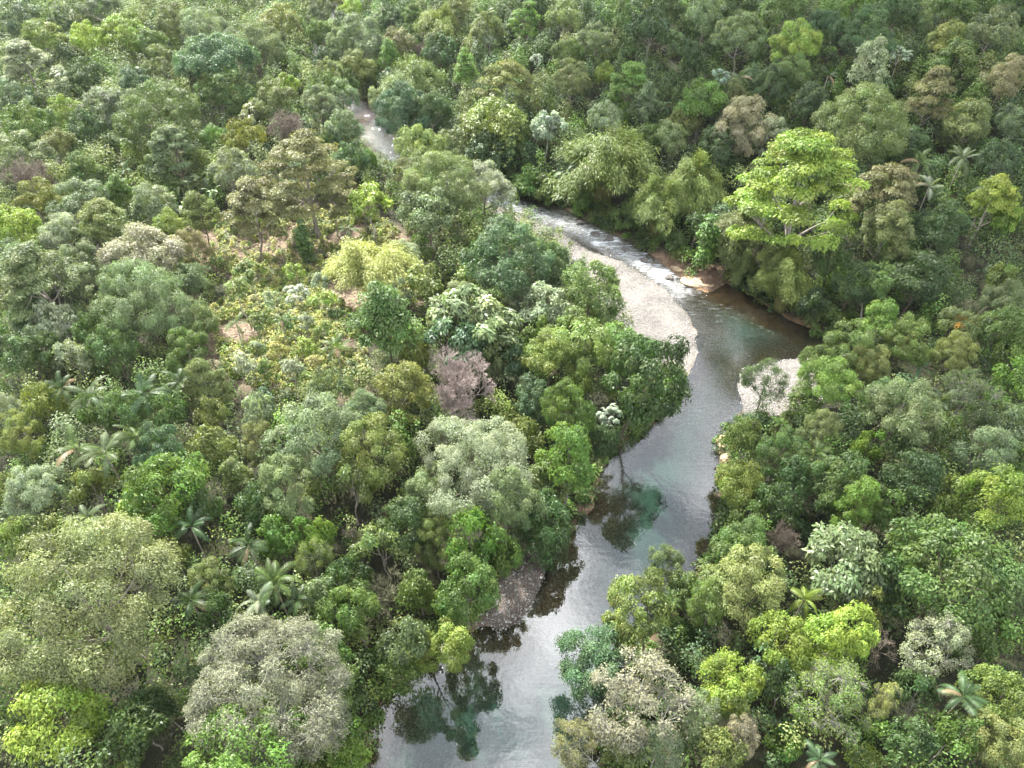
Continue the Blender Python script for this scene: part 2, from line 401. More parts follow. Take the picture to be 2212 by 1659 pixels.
# the river surface: the cells of a fine grid that lie in the channel
wx = np.arange(-85, 80, 0.6); wy = np.arange(20, 300, 0.6)
X, Y = np.meshgrid(wx, wy, indexing='ij'); Pw = np.stack([X.ravel(), Y.ravel()], 1)
Zb, Sw, Gw = ground(Pw)
keep = (Sw < 0.9).reshape(X.shape)
cell = keep[:-1, :-1] & keep[1:, :-1] & keep[1:, 1:] & keep[:-1, 1:]
i, j = np.nonzero(cell); n = len(wy)
Q = np.stack([i * n + j, (i + 1) * n + j, (i + 1) * n + j + 1, i * n + j + 1], -1)
used = np.unique(Q); remap = np.full(len(Pw), -1); remap[used] = np.arange(len(used)); Q = remap[Q]
Pu = Pw[used]
rap = sstep(3, -4, sdist(Pu, RAPID)); rap = np.maximum(rap, 0.55 * sstep(4, -3, sdist(Pu, FAR) - 4)); rap = np.maximum(rap, 0.30 * sstep(86, 104, Pu[:, 1])); rap = np.maximum(rap, 0.07 * sstep(60, 80, Pu[:, 1]))  # far reach joins the mask so its painted flecks stand for sun glare
FOAM = poly([(1240,470),(1330,500),(1420,555),(1480,605),(1470,625),(1400,580),(1300,530),(1230,490)])
foam = 0.55 * sstep(4, -2, sdist(Pu, FOAM)); foam = np.maximum(foam, 0.36 * sstep(4, -4, sdist(Pu, RAPID)))
hot = np.array(at(np.array([1435, 1385, 1330, 1280, 1290]), np.array([592, 568, 518, 500, 525]))).T
for q, r in zip(hot, (3.2, 2.0, 1.6, 1.5, 1.4)):
    foam = np.maximum(foam, 1.0 * np.exp(-((Pu - q) ** 2).sum(1) / r ** 2))
zw = 0.05 * rap * wob(Pu[:, 0], Pu[:, 1], 0.9)
wm = np_mesh('river', np.column_stack([Pu, zw]), Q, mat=water_mat(), smooth=True,
             attrs=dict(depth=pt(np.maximum(-Zb[used], 0)), rapid=pt(rap), foam=pt(foam)))
o = obj('river', wm); tag(o, 'clear green river with white rapids along the right bank', kind='structure')

# ------------------------------------------------------------------ tree prototypes
def clump_centres(r, shape, R, zc, rz, n):
    if shape == 'layer':
        k = np.arange(n); tier = r.integers(0, 5, n)
        rad = R * np.array([1.0, 0.95, 0.78, 0.55, 0.22])[tier] * np.sqrt(r.uniform(0.12, 1, n))
        an = r.uniform(0, 6.283, n)
        z = zc - rz + 2 * rz * (np.array([0.12, 0.42, 0.65, 0.84, 0.98])[tier] + r.normal(0, 0.035, n))
        return np.column_stack([rad * np.cos(an), rad * np.sin(an), z])
    if shape == 'dome':
        nl = int(r.integers(4, 7)); a0 = r.uniform(0, 6.28)
        LC = []; LR = []
        for q in range(nl):
            top = q == 0
            an = a0 + q * 6.283 / (nl - 1) + r.normal(0, 0.3); rr = 0.0 if top else r.uniform(0.42, 0.62)
            zz = r.uniform(0.25, 0.45) if top else r.uniform(-0.38, 0.22)
            LC.append((rr * math.cos(an), rr * math.sin(an), zz)); LR.append(r.uniform(0.44, 0.6) if not top else r.uniform(0.5, 0.62))
        LC = np.array(LC); LR = np.array(LR)
        pick = r.choice(nl, n * 6, p=LR ** 2 / (LR ** 2).sum())
        d = unit(r.normal(size=(n * 6, 3)) + unit(LC + 1e-3)[pick] * 0.5 + np.array([0, 0, 0.45]))
        C = LC[pick] + d * (LR[pick] * r.uniform(0.78, 1.05, n * 6))[:, None] * np.array([1, 1, 0.9])
        # keep those that stand clear of the other lobes, spread apart
        gap = np.min(np.linalg.norm(C[:, None] - LC[None], axis=2) / LR[None], axis=1)
        order = np.argsort(-(gap + r.uniform(0, 0.12, n * 6))); keep = []
        md = 0.52 / math.sqrt(n / 34.0)
        for q in order:
            if all(np.sum((C[q] - C[w]) ** 2) > md * md for w in keep): keep.append(q)
            if len(keep) >= n: break
        for q in order:
            if len(keep) >= n: break
            if q not in keep: keep.append(q)
        C = C[np.array(keep)]
        return C * np.array([R, R, rz]) + np.array([0, 0, zc])
    k = (np.arange(n) + 0.5) / n
    z = 1 - k * (1.42 if shape != 'column' else 1.9)
    an = np.arange(n) * 2.39996 + r.uniform(0, 0.5, n)
    q = np.sqrt(np.maximum(0, 1 - z * z))
    d = np.column_stack([q * np.cos(an), q * np.sin(an), z])
    ph = r.uniform(0, 6.28, 6)
    lump = 1 + 0.20 * np.sin(2 * an + ph[0]) + 0.16 * np.sin(3 * an + 2 * z + ph[1]) + 0.13 * np.sin(5 * an + 4 * z + ph[2])
    u = r.uniform(0.66, 1.03, n); inner = r.uniform(size=n) < 0.16; u[inner] *= 0.62
    c = d * (u * lump)[:, None] * np.array([R, R, rz])
    if shape == 'cone':
        c[:, :2] *= np.clip(1.0 - 0.75 * (z[:, None] * 0.5 + 0.2), 0.25, 1.1)
    c[:, 2] += zc
    return c
def crown_np(seed, shape, R, Ht, zc, rz, n_clump, cr, n_cl, n_lf, Ll, Lw, up=0.55, flat=0.75, spread=0.30, droop=0.18, drape=0.0, star=False):
    r = np.random.default_rng(seed)
    cr = cr * 0.86
    C = clump_centres(r, shape, R - cr * 0.6, zc, rz - cr * 0.5, n_clump)
    crs = cr * r.uniform(0.55, 1.4, n_clump)
    ctr = np.array([0, 0, zc - rz * 0.45])
    outw = unit(C - ctr)
    ci = np.repeat(np.arange(n_clump), n_cl)
    d = unit(r.normal(size=(len(ci), 3)) + 0.75 * outw[ci] + np.array([0, 0, 0.35]))
    rad = crs[ci] * np.where(r.uniform(size=len(ci)) < 0.8, r.uniform(0.78, 1.12, len(ci)), r.uniform(0.3, 0.8, len(ci)))
    sc = np.array([1, 1, flat])
    K = C[ci] + d * rad[:, None] * sc
    if drape > 0:
        low = r.uniform(size=len(K)) < drape
        K[low, 2] -= r.uniform(0, 1, low.sum()) ** 1.5 * np.maximum(0, K[low, 2] - 0.6) * 0.8
        K[low, :2] *= r.uniform(0.9, 1.08, (low.sum(), 1))
    li = np.repeat(np.arange(len(K)), n_lf); n = len(li)
    if star:
        ph = np.tile(np.arange(n_lf) * 6.283 / n_lf, len(K)) + np.repeat(r.uniform(0, 6.28, len(K)), n_lf)
        nn = unit(d[li] * 0.35 + np.array([0, 0, 1.0]) + r.normal(0, 0.12, (n, 3)))
        A = np.column_stack([np.cos(ph), np.sin(ph), np.full(n, -0.2)])
        Pp = K[li]
    else:
        nk = unit(d * 0.6 + np.array([0, 0, up]) + r.normal(0, 0.30, d.shape))     # one facing per tuft of leaves
        ph = r.uniform(0, 6.283, n); rr = spread * 1.25 * np.sqrt(r.uniform(0.02, 1, n))
        tu = unit(np.cross(nk, np.array([0.31, 0.95, 0.05]))); tv = np.cross(nk, tu)
        rad_ = np.cos(ph)[:, None] * tu[li] + np.sin(ph)[:, None] * tv[li]
        Pp = K[li] + rad_ * rr[:, None] - nk[li] * (0.35 * rr ** 2 / spread)[:, None] + r.normal(0, 0.05, (n, 3))
        nn = unit(nk[li] + rad_ * 0.35 + r.normal(0, 0.20, (n, 3)))
        A = unit(rad_ + d[li] * 0.35 + r.normal(0, 0.45, (n, 3)) - np.array([0, 0, droop]))
    s = r.uniform(0.7, 1.3, n)
    V, Q = leaf_geo(Pp, nn, A, Ll * s, Lw * s, droop)
    cv = r.normal(0, 0.17, n_clump); kv = r.normal(0, 0.11, len(K))
    v = np.clip(0.5 + cv[ci][li] + kv[li] + r.normal(0, 0.11, n), 0, 1)
    h = np.clip(0.5 + r.normal(0, 0.18, n_clump)[ci][li] + r.normal(0, 0.16, n), 0, 1)
    return V, Q, v, h, C, K, ci
def fac(a): return ('FACE', 'FLOAT', a)

PROTO = {}
def limb_path(a, b, r, sag=0.25, k=6):
    t = np.linspace(0, 1, k)[:, None]
    a = np.asarray(a, float); b = np.asarray(b, float)
    m = (a + b) / 2 + r.normal(0, 0.06, 3) * np.linalg.norm(b - a) + np.array([0, 0, -sag * np.linalg.norm((b - a)[:2])])
    return (1 - t) ** 2 * a + 2 * t * (1 - t) * m + t ** 2 * b
def trunk_mb(seed, Ht, zc, rz, C, r0, n_limb, fork=0.5, lean=0.4, twigK=None, ci=None, tw=0.022):
    r = np.random.default_rng(seed + 900)
    mb = MB()
    top = zc + rz * 0.25
    k = 7; t = np.linspace(0, 1, k)
    off = r.normal(0, lean, (k, 2)) * (t * (1 - t) * 2)[:, None]
    path = np.column_stack([off, -0.4 + t * (top + 0.4)])
    rad = r0 * (1 - 0.72 * t); rad[0] *= 1.45
    mb.tube(path, rad, 7)
    idx = np.argsort(-np.linalg.norm(C[:, :2], axis=1) + r.uniform(0, 2, len(C)))[:n_limb] if n_limb < len(C) else np.arange(len(C))
    D = C[idx]; m = min(len(D), 7)
    seed_ = [int(r.integers(len(D)))]                           # main limbs go to groups of clumps, then fork to each clump
    while len(seed_) < m:
        dm = np.min(np.linalg.norm(D[:, None] - D[seed_][None], axis=2), axis=1); seed_.append(int(np.argmax(dm)))
    own = np.argmin(np.linalg.norm(D[:, None] - D[seed_][None], axis=2), axis=1)
    for g in range(m):
        G_ = D[own == g]; cen = G_.mean(0)
        zf = np.clip(cen[2] - (0.45 + r.uniform(0, 0.5)) * np.linalg.norm(cen[:2]) - 0.4, 0.34 * top, top * 0.96)
        u = zf / top
        a = np.array([np.interp(u, t, off[:, 0]), np.interp(u, t, off[:, 1]), zf])
        e = a + (cen - a) * r.uniform(0.55, 0.75); ra = r0 * (1 - 0.72 * u) * 0.62
        mb.tube(limb_path(a, e, r, 0.10), np.linspace(ra, ra * 0.55, 6), 5)
        for c in G_:
            mb.tube(limb_path(e, c, r, 0.10, 5), np.linspace(ra * 0.5, max(0.016, r0 * 0.06), 5), 4)
    if twigK is not None:
        mb.twigs(C[ci], twigK, tw * 1.6, tw * 0.8)
    return mb
# name: shape, R, H, zc, rz, clumps, clump radius, clusters, leaves per cluster, leaf length, leaf width, options
SPEC = {
 'dome_s':  dict(shape='dome', R=2.6, H=7.0, zc=4.4, rz=2.6, n=16, cr=1.05, k=26, m=7, L=0.34, w=0.17, tr=0.12, lim=7),
 'dome_m':  dict(shape='dome', R=5.0, H=13.0, zc=8.6, rz=4.4, n=34, cr=1.55, k=40, m=8, L=0.36, w=0.18, tr=0.24, lim=12),
 'dome_l':  dict(shape='dome', R=8.5, H=18.0, zc=11.8, rz=6.2, n=64, cr=2.0, k=64, m=8, L=0.33, w=0.17, tr=0.42, lim=18),
 'fine_m':  dict(shape='dome', R=5.0, H=14.0, zc=9.0, rz=5.0, n=44, cr=1.25, k=50, m=9, L=0.27, w=0.12, tr=0.22, lim=14, spread=0.34),
 'fine_l':  dict(shape='dome', R=8.5, H=18.0, zc=11.8, rz=6.2, n=84, cr=1.75, k=64, m=9, L=0.25, w=0.115, tr=0.42, lim=22, spread=0.36),
 'layer_m': dict(shape='layer', R=5.0, H=13.0, zc=9.0, rz=3.8, n=46, cr=1.3, k=44, m=8, L=0.32, w=0.15, tr=0.22, lim=20, flat=0.24, up=0.9),
 'layer_l': dict(shape='layer', R=8.0, H=19.0, zc=12.0, rz=6.4, n=88, cr=1.55, k=54, m=8, L=0.33, w=0.15, tr=0.4, lim=40, flat=0.22, up=0.9),
 'cone_m':  dict(shape='cone', R=3.4, H=13.0, zc=7.8, rz=5.2, n=34, cr=1.25, k=36, m=8, L=0.34, w=0.17, tr=0.2, lim=12),
 'vine_m':  dict(shape='dome', R=4.6, H=11.0, zc=7.2, rz=3.8, n=32, cr=1.45, k=50, m=8, L=0.36, w=0.2, tr=0.22, lim=8, drape=0.55),
 'vine_c':  dict(shape='column', R=1.1, H=9.0, zc=5.0, rz=4.2, n=22, cr=0.75, k=26, m=7, L=0.34, w=0.2, tr=0.14, lim=4, drape=0.25),
 'big_s':   dict(shape='dome', R=2.6, H=8.5, zc=6.2, rz=2.2, n=13, cr=0.95, k=13, m=7, L=0.62, w=0.30, tr=0.11, lim=12, spread=0.26),
 'big_m':   dict(shape='dome', R=4.4, H=12.0, zc=8.4, rz=3.4, n=26, cr=1.35, k=22, m=7, L=0.58, w=0.27, tr=0.2, lim=20, spread=0.3),
 'star_s':  dict(shape='dome', R=2.8, H=9.5, zc=7.6, rz=1.7, n=13, cr=0.95, k=8, m=9, L=0.60, w=0.20, tr=0.11, lim=13, star=True),
 'star_m':  dict(shape='dome', R=4.2, H=11.5, zc=8.6, rz=2.6, n=26, cr=1.2, k=12, m=9, L=0.58, w=0.21, tr=0.17, lim=26, star=True),
 'sparse_m': dict(shape='dome', R=5.0, H=13.0, zc=8.6, rz=4.4, n=40, cr=1.5, k=36, m=5, L=0.26, w=0.13, tr=0.22, lim=40, twig=True, spread=0.26),
 'sparse_l': dict(shape='dome', R=8.5, H=17.0, zc=11.4, rz=5.4, n=78, cr=1.8, k=84, m=8, L=0.20, w=0.10, tr=0.38, lim=74, twig=True, spread=0.28),
 'shrub':   dict(shape='dome', R=2.4, H=3.6, zc=1.7, rz=1.9, n=16, cr=1.0, k=30, m=7, L=0.34, w=0.18, tr=0.07, lim=8),
 'thin':    dict(shape='dome', R=1.7, H=8.5, zc=6.6, rz=1.9, n=9, cr=0.8, k=18, m=6, L=0.40, w=0.18, tr=0.075, lim=9, spread=0.22),
}
for key, S in SPEC.items():
    vs = []
    for var in range(1 if key in ('vine_c',) else (5 if key in ('dome_m', 'fine_m', 'dome_s') else (3 if key in ('dome_l', 'fine_l', 'layer_m', 'vine_m', 'big_m') else 2))):
        sdd = (sum(map(ord, key)) * 7 + var * 101)
        V, Q, v, h, C, K, ci = crown_np(sdd, S['shape'], S['R'], S['H'], S['zc'], S['rz'], S['n'], S['cr'], S['k'], S['m'], S['L'], S['w'],
            up=S.get('up', 0.55), flat=S.get('flat', 0.75), spread=S.get('spread', 0.30), drape=S.get('drape', 0), star=S.get('star', False))
        mat = M_GLOSS if key[:3] in ('big', 'sta', 'vin') else M_LEAF
        cm = np_mesh('crown_' + key, V, Q, mat=mat, attrs=dict(v=fac(v), h=fac(h)))
        tm = trunk_mb(sdd, S['H'], S['zc'], S['rz'], C, S['tr'], S['lim'], twigK=K if S.get('twig') else None, ci=ci).mesh('trunk_' + key, M_BARK)
        vs.append((cm, tm))
        q98 = np.percentile(np.hypot(V[:, 0], V[:, 1]), 96); S.setdefault('R_', []).append(float(q98)); S.setdefault('H_', []).append(float(np.percentile(V[:, 2], 99.3)))
    PROTO[key] = vs

def bamboo_np(seed, R=6.0, Ht=13.0, nc=156):
    r = np.random.default_rng(seed); mb = MB()
    P = []; D = []; cid = []
    npl = 13; pan = np.arange(npl) * 2.39996 + r.uniform(0, 0.5, npl); pe = np.sqrt((np.arange(npl) + 0.6) / npl) * r.uniform(0.8, 1.05, npl); ph_ = r.uniform(0.72, 1.1, npl)
    for c in range(nc):
        q_ = c % npl
        an = pan[q_] + r.normal(0, 0.16); e = np.clip(pe[q_] + r.normal(0, 0.10), 0.05, 1.05)
        d = np.array([math.cos(an), math.sin(an), 0]); hh = Ht * ph_[q_] * r.uniform(0.86, 1.06) * (1 - 0.34 * e * e)
        t = np.linspace(0, 1, 9)[:, None]
        b = d * r.uniform(0.1, 1.2)
        path = b + d * (R * e * t ** 2.1) + np.array([0, 0, 1]) * (hh * (1 - (1 - t) ** 1.7) - 0.26 * hh * e * np.maximum(0, t - 0.62) ** 2 * 6)
        mb.tube(path, np.linspace(0.05, 0.012, 9), 4)
        tt = r.uniform(0.42, 1.0, 20)
        ii = tt * 8; i0 = np.minimum(ii.astype(int), 7)
        p = path[i0] + (path[i0 + 1] - path[i0]) * (ii - i0)[:, None]
        dd = np.repeat(d[None], 20, 0)
        P.append(p + r.normal(0, 0.35, p.shape)); D.append(dd); cid.append(np.full(20, c))
    P = np.concatenate(P); D = np.concatenate(D); cid = np.concatenate(cid)
    m = 11; li = np.repeat(np.arange(len(P)), m); n = len(li)
    Pp = P[li] + r.normal(0, 0.33, (n, 3))
    A = unit(D[li] * 0.8 + r.normal(0, 0.6, (n, 3)) + np.array([0, 0, -0.35]))
    nn = unit(r.normal(0, 0.45, (n, 3)) + np.array([0, 0, 0.8]) + D[li] * 0.4)
    s = r.uniform(0.7, 1.3, n)
    V, Q = leaf_geo(Pp, nn, A, 0.46 * s, 0.105 * s, 0.3)
    v = np.clip(0.5 + r.normal(0, 0.13, nc)[cid][li] + r.normal(0, 0.14, n), 0, 1)
    h = np.clip(0.5 + r.normal(0, 0.12, nc)[cid][li] + r.normal(0, 0.1, n), 0, 1)
    global BAM; BAM = (float(np.percentile(np.hypot(V[:, 0], V[:, 1]), 95)), float(np.percentile(V[:, 2], 99)))
    return np_mesh('bamboo_leaves', V, Q, mat=M_LEAF, attrs=dict(v=fac(v), h=fac(h))), mb.mesh('bamboo_culms', M_BARK)
PROTO['bamboo'] = [bamboo_np(5), bamboo_np(6)]

def bare_np(seed, R, Ht, lv, spread, r0, n0=5):
    r = np.random.default_rng(seed); mb = MB()
    th = Ht * 0.34
    mb.tube(limb_path((0, 0, -0.4), (r.normal(0, .2), r.normal(0, .2), th), r, 0), np.linspace(r0 * 1.3, r0 * 0.8, 6), 7)
    A = []; B = []; ra = []; rb = []
    def grow(p, d, ln, rad, k):
        e = p + d * ln
        if k <= 2:
            mb.tube(limb_path(p, e, r, 0.05, 4), np.linspace(rad, rad * 0.62, 4), 5)
        else:
            A.append(p); B.append(e); ra.append(max(rad, 0.02)); rb.append(max(rad * 0.62, 0.013))
        if k >= lv: return
        nb = (3 if k < 2 else (3 if r.uniform() < 0.35 else 4))
        for q in range(nb):
            f = 1.0 if q == 0 else r.uniform(0.45, 1.0)
            nd = unit(d + spread * r.normal(0, 0.62, 3) + np.array([0, 0, 0.17]))
            grow(p + d * ln * f, nd, ln * r.uniform(0.62, 0.82), rad * 0.6, k + 1)
    for q in range(n0):
        an = q * 6.283 / n0 + r.uniform(0, 0.6)
        d = unit(np.array([math.cos(an) * 0.75, math.sin(an) * 0.75, r.uniform(0.7, 1.3)]))
        grow(np.array([0, 0, th * r.uniform(0.75, 1.0)]), d, Ht * 0.215, r0 * 0.55, 0)
    mb.twigs(np.array(A), np.array(B), np.array(ra), np.array(rb))
    return mb
PROTO['bare_m'] = [bare_np(3, 5, 11, 6, 0.75, 0.2).mesh('bare_twigs', M_BARK, False)]
PROTO['bare_s'] = [bare_np(s, 4, 10, 4, 0.9, 0.16, 4).mesh('bare_limbs', M_BARK, False) for s in (8, 9)]

def frond_np(seed, Ln=4.6, width=0.95, nl=34, curve=1.0, fold=0.25):
    r = np.random.default_rng(seed)
    t = np.linspace(0, 1, 14)
    rx = Ln * (t - 0.12 * curve * t ** 3); rzz = Ln * (0.42 * t - 0.62 * curve * t ** 2.2)
    path = np.column_stack([rx, 0 * t, rzz])
    mb = MB(); mb.tube(path, 0.05 * (1 - 0.85 * t) + 0.006, 4)
    V = np.concatenate(mb.v); Q = np.concatenate(mb.q); v = np.full(len(Q), 0.75)
    u = np.repeat(np.linspace(0.14, 0.99, nl), 2); sgn = np.tile([1., -1.], nl)
    p = np.column_stack([np.interp(u, t, rx), 0 * u, np.interp(u, t, rzz)])
    tg = unit(np.column_stack([np.interp(u, t, np.gradient(rx)), 0 * u, np.interp(u, t, np.gradient(rzz))]))
    lw = width * np.sin(np.pi * np.clip(u * 0.86 + 0.12, 0, 1)) ** 0.6 * r.uniform(0.85, 1.1, len(u))
    side = np.column_stack([0 * u, sgn, 0 * u])
    nrm = np.cross(tg, side) * sgn[:, None]
    ax = unit(side + tg * 0.55 - np.array([0, 0, fold]) + r.normal(0, 0.06, (len(u), 3)))
    hw = tg * (Ln / nl * 0.40)
    tip = p + ax * lw[:, None]; tip[:, 2] -= 0.10 * lw
    LV = np.stack([p - hw, p + hw, tip + hw * 0.25, tip - hw * 0.25], 1).reshape(-1, 3)
    LQ = np.arange(len(u) * 4).reshape(-1, 4) + len(V)
    V = np.concatenate([V, LV]); Q = np.concatenate([Q, LQ])
    v = np.concatenate([v, np.clip(0.5 + r.normal(0, 0.15, len(u)), 0, 1)])
    return np_mesh('frond', V, Q, mat=M_FROND, attrs=dict(v=fac(v), h=fac(np.full(len(Q), 0.5))))
FRONDS = [frond_np(1), frond_np(2, 4.9, 0.85, 36, 1.35), frond_np(3, 4.0, 1.0, 30, 0.6)]
def blade_np(seed, Ln=2.9, wd=0.66, curve=1.0):
    r = np.random.default_rng(seed); k = 12; t = np.linspace(0, 1, k)
    rx = Ln * (t * 0.8 - 0.05 * t ** 2); rzz = Ln * (0.62 * t - 0.72 * curve * t ** 2.4)
    w = wd * np.where(t < 0.2, 0.05, np.sin(np.pi * np.clip((t - 0.18) / 0.84, 0, 1)) ** 0.5) * 0.5
    w = w * r.uniform(0.85, 1.0, k)
    V = np.concatenate([np.column_stack([rx, -w, rzz + w * 0.3]), np.column_stack([rx, 0 * t, rzz]), np.column_stack([rx, w, rzz + w * 0.3])])
    i = np.arange(k - 1)
    Q = np.concatenate([np.stack([i, i + 1, k + i + 1, k + i], 1), np.stack([k + i, k + i + 1, 2 * k + i + 1, 2 * k + i], 1)])
    n = len(Q); return np_mesh('blade', V, Q, mat=M_FROND, smooth=True, attrs=dict(v=fac(np.clip(r.normal(.5, .12, n), 0, 1)), h=fac(np.full(n, .5))))
BLADES = [blade_np(1), blade_np(2, 2.6, 0.7, 1.4), blade_np(3, 3.1, 0.6, 0.6)]
def pole_mesh(Ht, r0, r1, bend, seed):
    r = np.random.default_rng(seed); mb = MB(); t = np.linspace(0, 1, 7)
    mb.tube(np.column_stack([bend * t ** 2, 0.1 * np.sin(3 * t), -0.3 + t * (Ht + 0.3)]), np.interp(t, [0, .1, 1], [r0 * 1.4, r0, r1]), 8)
    return mb.mesh('palm_stem', M_BARK)
STEMS = [pole_mesh(1, 0.17, 0.11, 0.06, 1), pole_mesh(1, 0.15, 0.10, -0.05, 2)]

# ------------------------------------------------------------------ colours (base colours of the leaves) and how a label words them
PAL = {
 'lime':  ((0.156, 0.228, 0.034), 'lime-green'), 'yel': ((0.122, 0.170, 0.036), 'yellow-green'), 'viv': ((0.082, 0.160, 0.024), 'vivid green'),
 'mid':   ((0.072, 0.122, 0.026), 'mid-green'), 'dark': ((0.042, 0.078, 0.021), 'dark green'), 'blue': ((0.054, 0.104, 0.040), 'bluish green'),
 'olive': ((0.112, 0.142, 0.042), 'olive-green'), 'khaki': ((0.148, 0.165, 0.062), 'khaki green'), 'grey': ((0.105, 0.148, 0.062), 'grey-green'), 'pale': ((0.185, 0.225, 0.13), 'pale silvery green'),
 'brown': ((0.135, 0.14, 0.052), 'olive-brown'), 'gold': ((0.14, 0.155, 0.03), 'golden green'), 'pink': ((0.31, 0.25, 0.225), 'pinkish grey'),
 'beige': ((0.188, 0.183, 0.105), 'grey-beige'), 'white': ((0.165, 0.215, 0.135), 'whitish'), 'orange': ((0.42, 0.20, 0.03), 'orange-flowered'),
 'straw': ((0.30, 0.31, 0.10), 'straw-coloured'), 'twig': ((0.19, 0.155, 0.12), 'brownish'),
}
